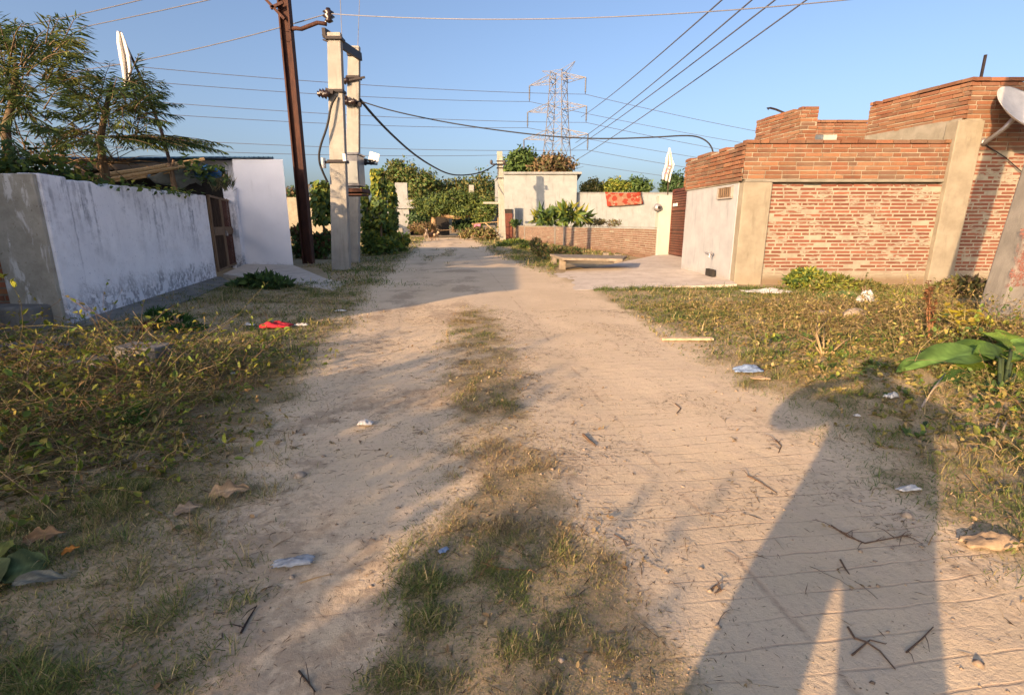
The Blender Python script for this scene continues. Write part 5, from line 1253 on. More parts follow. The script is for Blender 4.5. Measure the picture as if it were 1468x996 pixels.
def d_tall(x, y): return np.clip(np.exp(-(((x-5.2)/1.3)**2+((y-6.6)/1.3)**2))+.8*np.exp(-(((x-6.8)/1.2)**2+((y-7.4)/1.3)**2))+.5*np.exp(-(((x-3.9)/.6)**2+((y-3.1)/.6)**2)), 0, 1)*(1-np.exp(-(((x-4.3)/.7)**2+((y-4.6)/.6)**2)))
scrub('tall_dry_weeds', d_tall, 2.8, 9, 2.2, 9.5, 1500, lambda x, y: .8+0*x, [(.36, .29, .09), (.42, .31, .12), (.22, .23, .06), (.48, .38, .10)], STRAW, 116, .032, 7, .007, (.45, .95), 1.0)
def d_sparse(x, y):
    u, v = road_uv(x, y)
    return np.clip(grass_density(x, y)*.45+.35*sst(.46, .62, fbm(x*1.5, y*1.5, 51))*(u < .9)+.05, 0, 1)
scrub('straw_litter', d_sparse, -6, 6, .9, 9, 11000, lambda x, y: .5+0*x, STRAW, STRAW+[(.16, .11, .07), (.10, .07, .045), (.12, .085, .055)], 115, .02, 2, .0028, (.08, .4), .10)
# fine debris on the track
rng = np.random.default_rng(121)
def debris_d(x, y):
    u, v = road_uv(x, y); return np.clip(.10+.75*sst(.5, .62, fbm(x*1.9, y*1.9, 19))+.5*np.exp(-((u-.28)/.7)**2)+.4*np.exp(-((u+1.1)/.35)**2), 0, 1)*np.where(v < 12, 1, 0)
x, y = scatter(70000, -2.8, 3.2, .9, 9, debris_d, rng); n = len(x)
P = np.stack([x, y, ground_z(x, y)+.003], 1); az = rng.uniform(0, 2*np.pi, n); D = np.stack([np.cos(az), np.sin(az), rng.normal(.02, .12, n)], 1)
V, Fc = leaf_arrays(P, D, rng.gamma(1.8, .012, n)+.006, rng.uniform(.0012, .0040, n), rng, .7)
tag(np_mesh('leaf_litter', V, [Fc], rep4(pick([(.16, .10, .06), (.10, .065, .04), (.24, .165, .10), (.34, .25, .15), (.07, .05, .035)], n, rng)), M['twig']), kind='stuff')
x, y = scatter(9000, -3, 3.5, .9, 10, lambda x, y: .25+.6*sst(.48, .62, fbm(x*1.4, y*1.4, 29)), rng); n = len(x)
r = rng.gamma(1.5, .0019, n)+.0015; P = np.stack([x, y, ground_z(x, y)+r*.2], 1)
oc = np.array([(1, 0, 0), (0, 1, 0), (-1, 0, 0), (0, -1, 0), (0, 0, 1), (0, 0, -1.)]); ofc = np.array([(0, 1, 4), (1, 2, 4), (2, 3, 4), (3, 0, 4), (1, 0, 5), (2, 1, 5), (3, 2, 5), (0, 3, 5)])
V = (P[:, None]+oc[None]*(r[:, None, None]*rng.uniform(.6, 1.3, (n, 6, 1)))*np.array([1.2, 1, .7])).reshape(-1, 3)
tag(np_mesh('pebbles', V, [(np.arange(n)[:, None, None]*6+ofc[None]).reshape(-1, 3)], np.repeat(pick([(.36, .28, .20), (.44, .34, .25), (.26, .20, .15)], n, rng), 6, 0), M['twig'], smooth=True), kind='stuff')
# ================================================================== single plants
def big_leaf(mb, base, tip, width, side, seed=0, col=(.08, .14, .05), arch=.12, lobes=.08, n=24, k=8):
    rg = np.random.default_rng(seed); base = Vector(base); tip = Vector(tip); d = tip-base; L = d.length
    dn = d.normalized(); s = Vector(side); s = (s-dn*s.dot(dn)).normalized(); u = s.cross(dn)
    if u.z < 0: u = -u
    vs = []; o = len(mb.v); cs = []
    for j in range(n+1):
        v = j/n; w = width*.5*(math.sin(math.pi*min(1, .06+v**.75*.94))**.75 if v < .999 else .01)*(1+lobes*math.sin(v*17+seed))
        c = base+d*v+u*(4*arch*L*v*(1-v)-.10*L*v*v)
        for i in range(-k//2, k//2+1):
            f = i/(k/2); vs.append(c+s*w*f+u*(abs(f)**1.5*w*.22+.02*L*math.sin(f*5+v*11+seed))); g = rg.uniform(.9, 1.1)*(1.5 if i == 0 else 1)*(1.22 if (j+abs(i)) % 4 == 0 else 1)*(.88+.24*math.sin(v*6+i*.7+seed)); cs.append(tuple(q*g for q in col))
    W_ = k+1; fs = [(j*W_+i, j*W_+i+1, (j+1)*W_+i+1, (j+1)*W_+i) for j in range(n) for i in range(k)]
    mb.add(vs, fs); mb.c[o:] = cs
b = on(1432, 590)
t = thing('broadleaf_plant', 'large broad leaved green plant at the scrub edge under the red daubed pole', 'plant', b)
leaves = [((1425, 510, 4.75), (1291, 517, 4.6), .36, (.74, .5), 5, (.085, .15, .07)), ((1432, 505, 5.0), (1335, 497, 5.3), .42, (.5, .8), 6, (.07, .13, .05)), ((1440, 520, 4.9), (1500, 480, 5.0), .5, (.3, .9), 7, (.09, .155, .07)),
          ((1440, 540, 4.6), (1352, 572, 4.2), .48, (.5, .8), 8, (.12, .17, .04)), ((1445, 545, 4.6), (1468, 590, 4.2), .5, (.9, .2), 9, (.14, .18, .04)), ((1430, 530, 4.8), (1395, 548, 4.4), .42, (.8, .4), 10, (.20, .22, .04)),
          ((1450, 500, 5.2), (1430, 470, 5.4), .35, (.9, .3), 11, (.10, .15, .045)), ((1455, 560, 4.4), (1510, 565, 4.3), .5, (.2, .9), 12, (.12, .16, .04)), ((1420, 560, 4.4), (1335, 590, 4.1), .4, (.5, .8), 13, (.05, .10, .04)),
          ((1450, 520, 4.8), (1405, 500, 4.6), .35, (.5, .8), 14, (.07, .12, .04)), ((1448, 500, 5.0), (1405, 473, 5.2), .34, (.6, .7), 15, (.11, .16, .05))]
for a, c, w, sd, s, col in leaves:
    mb = MB(); A_ = at(*a); B_ = at(*c); A_.z = max(A_.z, .12); B_.z = max(B_.z, .08)
    big_leaf(mb, A_, B_, w, (sd[0], sd[1], .10), s, (col[0]*1.25+.03, col[1]*1.35+.045, col[2]*.7+.01), .035); mb.tube([b+Vector((0, 0, -.05)), b.lerp(A_, .6)+Vector((0, 0, .12)), A_], [.016, .012, .008], 5)
    for i in range(len(mb.v)-15, len(mb.v)): mb.c[i] = (.12, .16, .06)
    mb.build('leaf', M['gloss_leaf'], t, True)
b = on(45, 835)
t = thing('broadleaf_plant', 'ragged broad leaved green weed in the shaded corner nearest the viewpoint', 'plant', b)
for a, c, w, sd, s, col in (((5, 838, 1.85), (75, 812, 1.95), .17, (.3, .9), 25, (.13, .17, .07)), ((-5, 815, 1.95), (12, 772, 2.05), .13, (.9, .3), 26, (.24, .27, .07)), ((20, 842, 1.8), (98, 838, 1.85), .07, (.2, .9), 27, (.20, .20, .16)), ((0, 850, 1.8), (-40, 820, 1.9), .16, (.2, .9), 28, (.14, .17, .07)), ((-8, 862, 1.75), (14, 848, 1.8), .1, (.9, .3), 29, (.28, .17, .05))):
    mb = MB(); A_ = at(*a); B_ = at(*c); A_.z = max(A_.z, .05); B_.z = max(B_.z, .05)
    big_leaf(mb, A_, B_, w, (sd[0], sd[1], .2), s, col, .08); mb.build('leaf', M['gloss_leaf'], t, True)
def stalk_plant(name, label, base, tops, pal, nl, L, W, seed, stemc, r=.008, group=None, cat='plant'):
    rng = np.random.default_rng(seed); t = thing(name, label, cat, base, group); mb = MB(); mb.cur = stemc; Ps = []; Ds = []
    for tp in tops:
        tp = Vector(tp); m_ = base.lerp(tp, .5)+Vector((rng.normal(0, .04), rng.normal(0, .04), .03)); mb.tube([base+Vector((0, 0, -.03)), m_, tp], [r, r*.8, r*.4], 5)
        for k in range(nl//len(tops)):
            f = rng.uniform(.35, 1.0); q = m_.lerp(tp, f*2-1) if f > .5 else base.lerp(m_, f*2); Ps.append(q); Ds.append((rng.normal(0, .8), rng.normal(0, .8), rng.normal(.1, .4)))
    mb.build('stem', M['twig'], t, True)
    V, Fc = leaf_arrays(np.array(Ps), np.array(Ds), L*rng.uniform(.5, 1.3, len(Ps)), W*rng.uniform(.6, 1.2, len(Ps)), rng, .4)
    np_mesh('foliage', V, [Fc], rep4(pick(pal, len(Ps), rng)), M['leaf'], t); return t
stalk_plant('yellow_weed', 'spindly weed with bright yellow leaves before the red daubed pole', on(1390, 500), [at(1352, 436, 6.2), at(1368, 428, 6.3), at(1384, 440, 6.2), at(1400, 446, 6.1), at(1360, 452, 6), at(1412, 452, 6.0), at(1345, 450, 6.1)], [(.40, .33, .03), (.36, .27, .04), (.26, .26, .05)], 90, .11, .06, 131, (.30, .26, .10))
stalk_plant('dock_weed', 'upright reddish brown seed stalk next to the spindly yellow leaved weed', on(1330, 505), [at(1331, 402, 6.6), at(1336, 412, 6.6), at(1325, 420, 6.6), at(1342, 430, 6.5)], [(.22, .09, .04), (.28, .13, .05), (.16, .08, .04)], 260, .045, .03, 132, (.30, .15, .07), .011)
stalk_plant('dry_stalk', 'bare straw coloured stalks standing in the dry scrub before the wall weeds', on(1180, 520), [at(1172, 462, 6.0), at(1188, 455, 6), at(1182, 470, 5.9), at(1225, 480, 5.8), at(1140, 478, 6), at(1202, 492, 5.7)], STRAW, 24, .05, .02, 133, (.42, .29, .15), .010)
stalk_plant('pale_stalk', 'bleached leafless forked stalk rising from the shaded scrub below the broad leaves', on(1312, 600), [at(1330, 552, 4.3), at(1355, 535, 4.4), at(1360, 600, 4.1)], STRAW, 4, .04, .02, 134, (.46, .38, .30), .009)
stalk_plant('forked_stalk', 'bleached forked stalk curving up beside the pale cardboard scrap', on(1425, 650), [at(1450, 592, 3.7), at(1434, 590, 3.7), at(1440, 610, 3.6)], STRAW, 3, .04, .02, 135, (.46, .36, .24), .009)
stalk_plant('long_briar', 'long dry briar arching from the yellow scrub toward the whitewashed wall foot', on(172, 555), [at(238, 442, 5.6), at(186, 508, 5.2), at(192, 525, 5.0)], YELLOW+[(.3, .28, .05)], 30, .07, .04, 136, (.34, .25, .14), .009)
stalk_plant('long_briar', 'dry briar lying outward from the yellow scrub over the grass verge', on(215, 555), [at(355, 508, 4.9), at(300, 520, 4.9), at(262, 534, 4.7)], YELLOW+OLIVE, 44, .06, .035, 137, (.34, .25, .14), .008)
stalk_plant('long_briar', 'leafy briar leaning up at the scrub end near the dark brick block', on(40, 600), [at(125, 520, 4.3), at(110, 515, 4.4), at(70, 535, 4.2), at(55, 480, 4.6)], YELLOW+OLIVE, 60, .08, .045, 138, (.32, .2, .1), .010)
stalk_plant('fern_weed', 'feathery green seedling in the middle of the yellow scrub', on(190, 630), [at(170, 580, 3.5), at(200, 572, 3.5), at(215, 590, 3.5), at(160, 600, 3.4), at(190, 590, 3.4)], [(.09, .19, .03), (.12, .22, .04)], 240, .07, .012, 139, (.12, .16, .05), .005)
for k, (px, py, lab) in enumerate(((35, 790, 'curled brown dead leaf above the ragged broad leaved weed'), (90, 805, 'small crumpled orange dead leaf beside the ragged broad leaved weed'), (250, 742, 'grey brown dead leaf lying at the edge of the shaded scrub'), (300, 718, 'large pale brown dead leaf at the scrub edge beside the wheel track'))):
    rg = random.Random(k); p = on(px, py, .02); mb = MB(); s = (.16, .07, .13, .2)[k]
    big_leaf(mb, p, p+Vector((s, s*.3, .03)), s*.5, (-.3, .9, .4), 40+k, ((.24, .15, .08), (.40, .17, .04), (.24, .19, .14), (.36, .25, .15))[k], .07, .35)
    tag(mb.build('dead_leaf', M['twig'], None, True, 0, p), lab, 'dead leaf')
# ================================================================== loose things on the ground
def twig(label, pts, r, name='fallen_twig', col=(.15, .10, .07), side=0, seed=0):
    rg = random.Random(seed); P = [on(px, py, r*.7) for px, py in pts]; r = r*.75; mb = MB(); mb.cur = col
    n = len(P); mb.tube(P, [r*(1-.5*i/max(n-1, 1)) for i in range(n)], 6)
    for k in range(side):
        i = rg.randrange(n-1); p = P[i].lerp(P[i+1], rg.random()); d = Vector((rg.uniform(-1, 1), rg.uniform(-1, 1), .1))*.09; mb.tube([p, p+d*.5+Vector((0, 0, .01)), p+d], [r*.5, r*.4, r*.2], 5)
    tag(mb.build(name, M['twig'], None, False, 0, P[0]), label, 'twig')
twig('dark crooked stick lying in the shade near the person shaped shadow edge', [(1216, 896), (1226, 912), (1242, 917), (1262, 930), (1284, 956)], .006)
twig('short dark stick crossing the crooked one in the shade', [(1222, 936), (1236, 924), (1248, 914), (1270, 920)], .005)
twig('forked twig in the shade beside the crooked dark stick', [(1300, 932), (1322, 914), (1338, 898)], .005, side=2, seed=2)
twig('twiggy spray of dead stems in the big shadow', [(1192, 752), (1215, 768), (1240, 778), (1275, 772), (1302, 768)], .006, side=14, seed=3)
twig('thin dark twig on the sunlit lane by the shadow edge', [(1072, 681), (1090, 690), (1114, 706)], .007, side=2, seed=4)
twig('short dark stub of wood on the sunlit lane beside the grass strip', [(836, 624), (846, 633), (853, 638)], .014)
twig('small curved brown twig in the lit gap between the shadow legs', [(1205, 800), (1212, 812), (1218, 820)], .006)
twig('curled twig on the lit lane near the grass strip', [(880, 768), (893, 774), (897, 784), (908, 780)], .004, side=2, seed=5)
twig('rusty brown stick lying across the near grass strip', [(690, 812), (715, 820), (756, 824)], .007, col=(.24, .13, .07), side=3, seed=6)
twig('pale straw coloured stick on the dirt below the clear plastic pouch', [(430, 832), (452, 826), (478, 820)], .004, col=(.42, .30, .16))
twig('thin stick lying along the shaded wheel rut', [(345, 905), (356, 884), (368, 866)], .006, col=(.07, .05, .04), side=2, seed=7)
twig('short bent twig far out on the lit lane', [(968, 578), (976, 585), (970, 592)], .008)
twig('tiny twig heap lying on the lit lane ahead of the shadow', [(1112, 632), (1120, 640), (1116, 650)], .007, side=5, seed=8)
twig('knotted dark twig on the lane left of the shadow legs', [(1018, 846), (1027, 838), (1034, 846), (1024, 850)], .006, side=4, seed=9)
twig('dark twig pair by the wheel rut near the clear pouch', [(428, 960), (440, 975), (452, 990)], .005, col=(.06, .045, .035), side=3, seed=10)
twig('dry reed stem lying on grass below the whitewashed wall', [(262, 500), (300, 492), (345, 484)], .008, col=(.40, .30, .18))
def scrap(name, label, px, py, w, d, mat, seed, rz=0, cat='litter', bumpy=.03, n=13, lift=.01):
    p = on(px, py, lift); rg = np.random.default_rng(seed); vs = []; fs = []
    for j in range(n+1):
        for i in range(n+1):
            u = i/n-.5; v = j/n-.5; edge = 1-.25*rg.random()*((abs(u) > .45) or (abs(v) > .45))
            x = u*w*edge; y = v*d*edge*(1-.5*abs(u))
            z = bumpy*1.3*(.1+.55*vn(np.array([u*4+seed]), np.array([v*4.0]), seed)[0]+.55*vn(np.array([u*11+seed]), np.array([v*9.0]), seed)[0])*(1-1.5*max(abs(u), abs(v))**2*2)
            q = Vector((x, y, max(z, .002))); q.rotate(Matrix.Rotation(rz, 3, 'Z')); vs.append(p+q)
    for j in range(n):
        for i in range(n): fs.append((j*(n+1)+i, j*(n+1)+i+1, (j+1)*(n+1)+i+1, (j+1)*(n+1)+i))
    mb = MB(); mb.add(vs, fs); o = mb.build(name, M[mat], None, True, 0, p); s = o.modifiers.new('Solidify', 'SOLIDIFY'); s.thickness = .003
    return tag(o, label, cat)
o = scrap('plastic_pouch', 'empty clear bluish plastic pouch lying on the near wheel track', 420, 806, .20, .085, 'clear_poly', 1, .22, 'plastic pouch', .03, 10)
scrap('foil_scrap', 'small shiny blue scrap at the near edge of the grass strip', 636, 794, .055, .035, 'blue_poly', 2, .7, 'litter', .012)
scrap('paper_scrap', 'whitish torn paper scrap on the sun streaked wheel track', 524, 608, .13, .08, 'white_poly', 3, .1, 'litter', .04)
scrap('plastic_wrapper', 'long blue and white plastic wrapper at the edge of the dry scrub', 1072, 535, .34, .16, 'blue_poly', 4, .1, 'wrapper', .06)
scrap('cardboard_scrap', 'pale cardboard scrap lying just beyond the blue and white wrapper', 1090, 547, .22, .07, 'card', 5, -.1, 'litter', .03)
scrap('plastic_bag', 'crumpled white plastic bag in the weeds below the brick wall', 1240, 441, .32, .3, 'white_poly', 6, .2, 'plastic bag', .26)
scrap('plastic_sheet', 'long flattened white plastic sheet at the end of the concrete apron', 1102, 421, 1.15, .5, 'white_poly', 7, -.1, 'plastic sheet', .08, 9)
scrap('paper_scrap', 'crumpled white paper in the shade of the head shaped shadow', 1275, 580, .12, .1, 'white_poly', 8, .4, 'litter', .07)
scrap('paper_scrap', 'flat pale paper scrap at the scrub edge within the big shadow', 1302, 706, .16, .06, 'white_poly', 9, .2, 'litter', .02)
scrap('paper_scrap', 'tiny white paper scrap in the shaded grass beside the crumpled one', 1228, 601, .05, .04, 'white_poly', 10, .2, 'litter', .02)
scrap('paper_scrap', 'thin pale scrap on the grass by the concrete ramp', 488, 448, .24, .09, 'white_poly', 11, .1, 'litter', .03)
scrap('paper_scrap', 'pale scrap at the edge of the stone in the dry verge', 336, 541, .07, .05, 'white_poly', 12, .1, 'litter', .02)
scrap('sacking_scrap', 'torn sand coloured sheet of packing lying at the sunny scrub edge', 1418, 784, .30, .13, 'card', 13, .05, 'litter', .05, 9)
o = scrap('red_cloth', 'bright red rag lying on the grass verge before the concrete ramp', 396, 473, .50, .30, 'red_cloth', 14, .1, 'rag', .10, 9)
scrap('cloth_scrap', 'pale strip of cloth poking out beside the bright red rag', 432, 470, .24, .08, 'white_poly', 15, .15, 'litter', .04)
scrap('cloth_scrap', 'pale strip of paper on the wall side of the bright red rag', 358, 470, .18, .07, 'white_poly', 16, -.1, 'litter', .04)
p = on(985, 491, .02); mb = MB(); a = on(948, 489, .03); b = on(1022, 491, .03); mb.bar(a, b, .09, .035); o = mb.build('wood_plank', M['straw'], None, False, .008, p); tag(o, 'short pale plank lying where the lane meets the dry verge', 'plank')
def rock(label, px, py, s, mat, seed, name='stone', cat='stone', z=.0):
    rg = random.Random(seed); p = on(px, py, z); bm_ = MB(); prof = []
    mb = MB(); vs = []; n = 9
    rings = [(-.3, .75), (.0, 1), (.35, .9), (.62, .55), (.72, .1)]
    for zz, r in rings:
        for j in range(n):
            a = 2*math.pi*j/n; k = r*(1+.22*math.sin(a*2+seed)+rg.uniform(-.1, .1)); vs.append(p+Vector((math.cos(a)*k*s[0]/2, math.sin(a)*k*s[1]/2, zz*s[2]*(1+rg.uniform(-.08, .08)))))
    fs = [(i*n+j, i*n+(j+1) % n, (i+1)*n+(j+1) % n, (i+1)*n+j) for i in range(len(rings)-1) for j in range(n)]+[tuple(range((len(rings)-1)*n, len(rings)*n))]
    mb.add(vs, fs); tag(mb.build(name, M[mat], None, True, 0, p), label, cat)
rock('rounded tan stone in the verge below the white plastic bag', 1223, 466, (.34, .26, .2), 'stone', 1)
rock('flat pinkish stone in the verge beyond the dry stalks', 1178, 457, (.42, .26, .1), 'stone', 2)
rock('small pale stone beside the shadowed wheel track', 1300, 741, (.05, .04, .035), 'stone', 3)
rock('small pale stone just under the clear plastic pouch', 418, 824, (.025, .02, .018), 'stone', 4)
rock('tan clod of earth at the scrub edge by the wheel track', 430, 681, (.09, .06, .04), 'stone', 5)
rock('grey weathered slab at the wall corner among the weeds', 40, 515, (1.0, .5, .22), 'dark_concrete', 6, 'slab', 'slab')
mb = MB(); p = on(205, 537); mb.box(p+Vector((-.02, .1, .10)), (.50, .28, .26), -.12); mb.box(p+Vector((-.62, .05, .03)), (.62, .3, .14), .1)
tag(mb.build('masonry_block', M['dark_concrete'], None, False, .02, p), 'dark broken brick block in the weeds below the whitewashed wall', 'block')
# ================================================================== dogs on the track
def skin_body(name, joints, edges, mat, parent=None, sub=2, origin=None, root=0):
    me = bpy.data.meshes.new(name); off = Vector(origin) if origin is not None else wloc(parent)
    me.from_pydata([tuple(Vector(j[:3])-off) for j in joints], edges, []); me.materials.append(mat)
    o = bpy.data.objects.new(name, me); COL.objects.link(o)
    if parent: o.parent = parent
    else: o.location = off
    o.modifiers.new('Skin', 'SKIN'); sk = me.skin_vertices[0].data
    for i, j in enumerate(joints): sk[i].radius = (j[3], j[4] if len(j) > 4 else j[3]); sk[i].use_root = (i == root)
    s = o.modifiers.new('Subdivision', 'SUBSURF'); s.levels = sub; s.render_levels = sub
    me.polygons.foreach_set('use_smooth', [True]*len(me.polygons)); o.modifiers['Skin'].use_smooth_shade = True
    return o
M['dog_brown'] = plain('brown_fur', (.15, .085, .05), .9, 0, .4, 3)
M['dog_grey'] = plain('grey_fur', (.19, .15, .12), .9, 0, .4, 3)
M['dog_pale'] = plain('tan_fur', (.36, .25, .16), .9, 0, .35, 3)
def dog(label, px, py, rz, mat, s=1.25):
    b = gp(px, py)
    J = [(-.28, 0, .46, .10, .12), (-.05, 0, .46, .095, .12), (.22, 0, .47, .11, .135), (.36, 0, .56, .075), (.47, 0, .68, .07), (.58, 0, .66, .045), (.66, 0, .645, .03),
         (-.40, 0, .52, .035), (-.55, 0, .60, .025), (-.66, 0, .72, .018)]
    E_ = [(0, 1), (1, 2), (2, 3), (3, 4), (4, 5), (5, 6), (0, 7), (7, 8), (8, 9)]
    def leg(par, pts):
        k = par
        for p in pts: J.append(p); E_.append((k, len(J)-1)); k = len(J)-1
    for sy, dx in ((1, .04), (-1, -.05)):
        leg(2, [(.22+dx, .09*sy, .36, .06), (.22+dx*1.5, .09*sy, .18, .034), (.24+dx*2, .09*sy, .03, .03), (.29+dx*2, .09*sy, .015, .025)])
        leg(0, [(-.25-dx, .09*sy, .33, .07), (-.36-dx, .09*sy, .19, .036), (-.31-dx*1.6, .09*sy, .03, .028), (-.26-dx*1.6, .09*sy, .015, .025)])
        J.append((.44, .055*sy, .77, .022)); E_.append((4, len(J)-1))
    JJ = []
    for j in J:
        v = Vector(j[:3])*s; v.rotate(Matrix.Rotation(rz, 3, 'Z')); JJ.append((b.x+v.x, b.y+v.y, v.z)+tuple(q*s for q in j[3:]))
    o = skin_body('stray_dog', JJ, E_, mat, None, 2, b); return tag(o, label, 'dog', 'dogs standing on the track')
dog('grey brown dog standing on the track beside two others', 612, 345.5, -1.35, M['dog_grey'], 1.45)
dog('dark brown dog standing between two others on the track', 618, 345, 1.4, M['dog_brown'], 1.3)
dog('small tan dog standing at the verge end of the dog group on the track', 624.5, 344.5, -.9, M['dog_pale'], 1.15)
# ================================================================== the person whose shadow lies on the track
M['kurta'] = plain('grey_kurta', (.25, .27, .32), .9); M['skin'] = plain('skin', (.36, .20, .13), .6, 0, .06); M['hair'] = plain('hair', (.02, .016, .014), .6); M['phone'] = plain('phone_shell', (.03, .03, .035), .3)
pb = Vector((-.16, -.42, 0)); KX = 1.45
t = thing('person', 'person standing on the lane holding a phone up with both hands elbows out', 'person', pb); t.scale = (KX, 1, 1)
J = [(.02, 0, .98, .265, .18), (.035, 0, 1.15, .265, .18), (.04, .01, 1.33, .26, .17), (.02, .0, 1.44, .10, .09), (.03, .03, 1.54, .065), (.035, .06, 1.62, .085, .10), (.035, .06, 1.72, .08, .09)]
E_ = [(0, 1), (1, 2), (2, 3), (3, 4), (4, 5), (5, 6)]
for s in (-1, 1):
    k = len(J); J += [(.22*s, 0, 1.38, .11), (.38*s, .08, 1.27, .10), (.45*s, .14, 1.23, .08), (.27*s, .30, 1.42, .055), (.11*s+.11, .36, 1.49, .03), (.07*s+.11, .37, 1.50, .028)]
    E_ += [(2, k), (k, k+1), (k+1, k+2), (k+2, k+3), (k+3, k+4), (k+4, k+5)]
    k = len(J); J += [(.115*s-.05, -.04*s, .78, .14), (.15*s-.085, -.06*s, .48, .115), (.155*s-.11, -.06*s, .10, .11), (.155*s-.125, .08, .04, .05), (.16*s-.125, .15, .03, .04)]
    E_ += [(0, k), (k, k+1), (k+1, k+2), (k+2, k+3), (k+3, k+4)]
JJ = [(pb.x+j[0], pb.y+j[1], j[2])+tuple(q*1.05 for q in j[3:]) for j in J]
skin_body('body', JJ, E_, M['kurta'], t)
mb = MB(); mb.lathe([(.02, -.11), (.09, -.06), (.125, .0), (.12, .06), (.08, .105), (.02, .12)], (pb.x+.035, pb.y+.04, 1.69), 16); mb.build('hair', M['hair'], t, True)
for s in (-1, 1):      # hands: palm with five separate fingers round the phone
    bx_ = pb.x+.11+.06*s; yy = pb.y+.345; Jh = [(bx_+.02*s, yy, 1.49, .03, .02), (bx_, yy+.025, 1.505, .034, .018)]; Eh = [(0, 1)]
    for q in range(4):
        k = len(Jh); z = 1.53-.02*q; Jh += [(bx_-.005*s, yy+.045, z, .010), (bx_-.010*s, yy+.058, z, .009), (bx_-.025*s, yy+.056, z, .008)]; Eh += [(1, k), (k, k+1), (k+1, k+2)]
    k = len(Jh); Jh += [(bx_-.01*s, yy+.01, 1.53, .011), (bx_-.025*s, yy+.015, 1.545, .010)]; Eh += [(0, k), (k, k+1)]
    skin_body('hand', Jh, Eh, M['skin'], t, 1)
mb = MB(); pc = Vector((0, pb.y+.382, 1.515)); mb.box(pc, (.16, .009, .075)); ph = mb.build('phone', M['phone'], None, False, .004, pc); tag(ph, 'dark phone held up level in both hands of the person on the lane', 'phone')
# bushes behind the viewpoint on the house side, whose sprays streak the track with shade; low dense ones added to deepen it
def ragged_bush(name, label, c, w, h, n, seed):
    rng = np.random.default_rng(seed); c = Vector(c); t = thing(name, label, 'bush', c, 'ragged bushes beside the track'); mb = MB(); Ps = []; Ds = []
    for k in range(n):
        b_ = c+Vector((rng.uniform(-w, w)*.6, rng.uniform(-w, w)*.5, 0)); e = b_+Vector((rng.normal(0, .35), rng.normal(0, .3), h*rng.uniform(.45, 1.0))); m_ = b_.lerp(e, .5)+Vector((rng.normal(0, .12), rng.normal(0, .12), 0))
        mb.tube([b_, m_, e], [.022, .016, .006], 5)
        L = (e-b_).length
        for j in range(int(85*L)):
            f = rng.uniform(.12, 1); q = b_.lerp(m_, f*2) if f < .5 else m_.lerp(e, f*2-1); Ps.append(q+Vector(rng.normal(0, .11, 3))); Ds.append(rng.normal(0, 1, 3)+np.array([0, 0, .2]))
    mb.build('stem', M['bark'], t)
    V, Fc = leaf_arrays(np.array(Ps), np.array(Ds), .17*rng.uniform(.6, 1.3, len(Ps)), .08*rng.uniform(.6, 1.3, len(Ps)), rng, .2)
    np_mesh('foliage', V, [Fc], rep4(pick(OLIVE+GREEN, len(Ps), rng)), M['leaf'], t)
def sw(s, w): return (s*.588+w*.809, s*.809-w*.588, 0)
for k, (s, w, ww, h, n, lab) in enumerate(((-7.6, -5.4, 1.5, 2.95, 26, 'ragged bush beside the track closest to the roadside house'), (-7.8, -3.8, 1.4, 3.0, 34, 'tallest ragged bush in the row beside the track'), (-7.6, -2.4, 1.1, 2.65, 26, 'thin ragged bush in the row beside the track'), (-7.0, -1.1, .7, 2.35, 9, 'sparse ragged bush at the open end of the row'), (-6.3, -2.8, 1.3, 2.15, 64, 'unseen low dense bush added for shade before the ragged bushes'), (-6.2, -1.5, .9, 2.05, 44, 'unseen low dense bush added for shade nearest the standing person'), (-6.2, -4.2, 1.3, 2.0, 56, 'unseen low dense bush added for shade close to the roadside house'))):
    ragged_bush('ragged_bush', lab, sw(s, w), ww, h, n, 200+k)
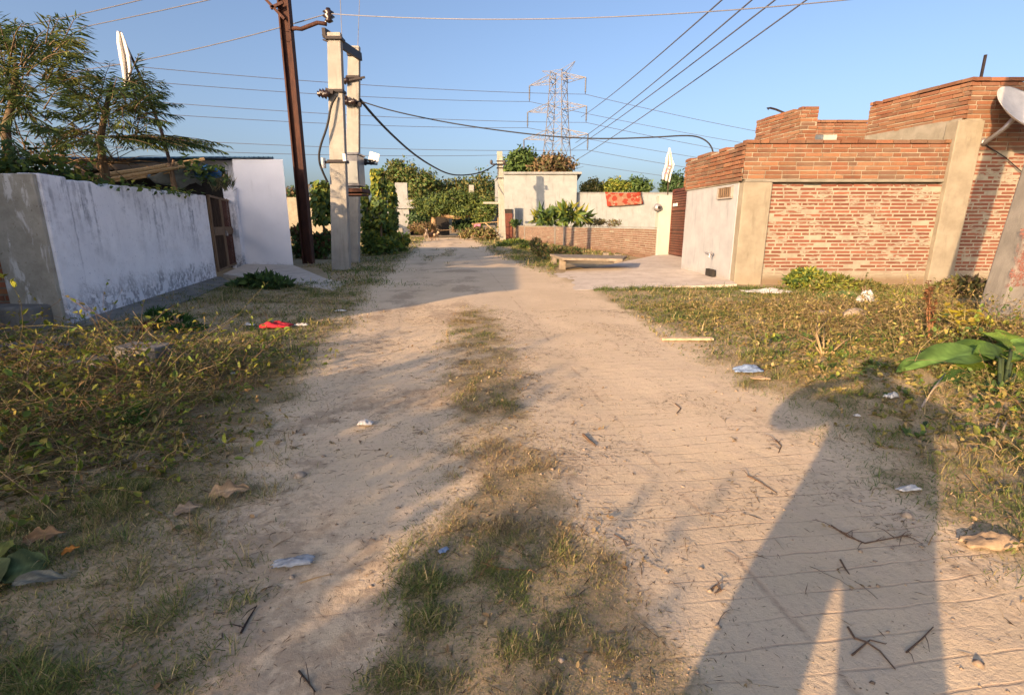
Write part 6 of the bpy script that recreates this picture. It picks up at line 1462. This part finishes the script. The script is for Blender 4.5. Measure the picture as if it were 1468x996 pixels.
# ================================================================== light, air, camera
SUN_EL = math.radians(14.0); AZ = math.radians(216.0)      # where the sun stands: behind and to the left
tosun = Vector((math.sin(AZ)*math.cos(SUN_EL), math.cos(AZ)*math.cos(SUN_EL), math.sin(SUN_EL)))
w = bpy.data.worlds.new('World'); scene.world = w; w.use_nodes = True
nt = w.node_tree; nt.nodes.clear()
sky = nt.nodes.new('ShaderNodeTexSky'); sky.sky_type = 'NISHITA'; sky.sun_disc = False
sky.sun_elevation = SUN_EL; sky.sun_rotation = AZ; sky.altitude = 200; sky.air_density = .85; sky.dust_density = 4.9; sky.ozone_density = 2.4
bg = nt.nodes.new('ShaderNodeBackground'); bg.inputs['Strength'].default_value = .128
out = nt.nodes.new('ShaderNodeOutputWorld'); tint = nt.nodes.new('ShaderNodeMix'); tint.data_type = 'RGBA'; tint.blend_type = 'MULTIPLY'; tint.inputs[0].default_value = 1; tint.inputs[7].default_value = (1.04, .965, .955, 1)
nt.links.new(sky.outputs[0], tint.inputs[6]); nt.links.new(tint.outputs[2], bg.inputs[0]); nt.links.new(bg.outputs[0], out.inputs[0])
L = bpy.data.lights.new('Sun', 'SUN'); L.energy = 4.1; L.angle = math.radians(.55); L.color = (1, .665, .375)
so = bpy.data.objects.new('Sun', L); COL.objects.link(so); so.rotation_euler = (-tosun).to_track_quat('-Z', 'Y').to_euler(); so.location = tosun*50
cam = bpy.data.cameras.new('Camera'); co_ = bpy.data.objects.new('Camera', cam); COL.objects.link(co_)
cam.sensor_width = 36; cam.lens = 36*F/1468; cam.clip_end = 5000; cam.clip_start = .05
co_.location = (0, 0, EYE); co_.rotation_euler = (math.pi/2-TH, 0, 0); scene.camera = co_
vs_ = scene.view_settings; vs_.view_transform = 'Standard'; vs_.look = 'None'; vs_.exposure = 1.2; vs_.gamma = 1
scene.render.engine = 'CYCLES'; scene.cycles.use_denoising = True; scene.cycles.max_bounces = 6; scene.cycles.transparent_max_bounces = 8
scene.cycles.diffuse_bounces = 3; scene.cycles.sample_clamp_indirect = 6
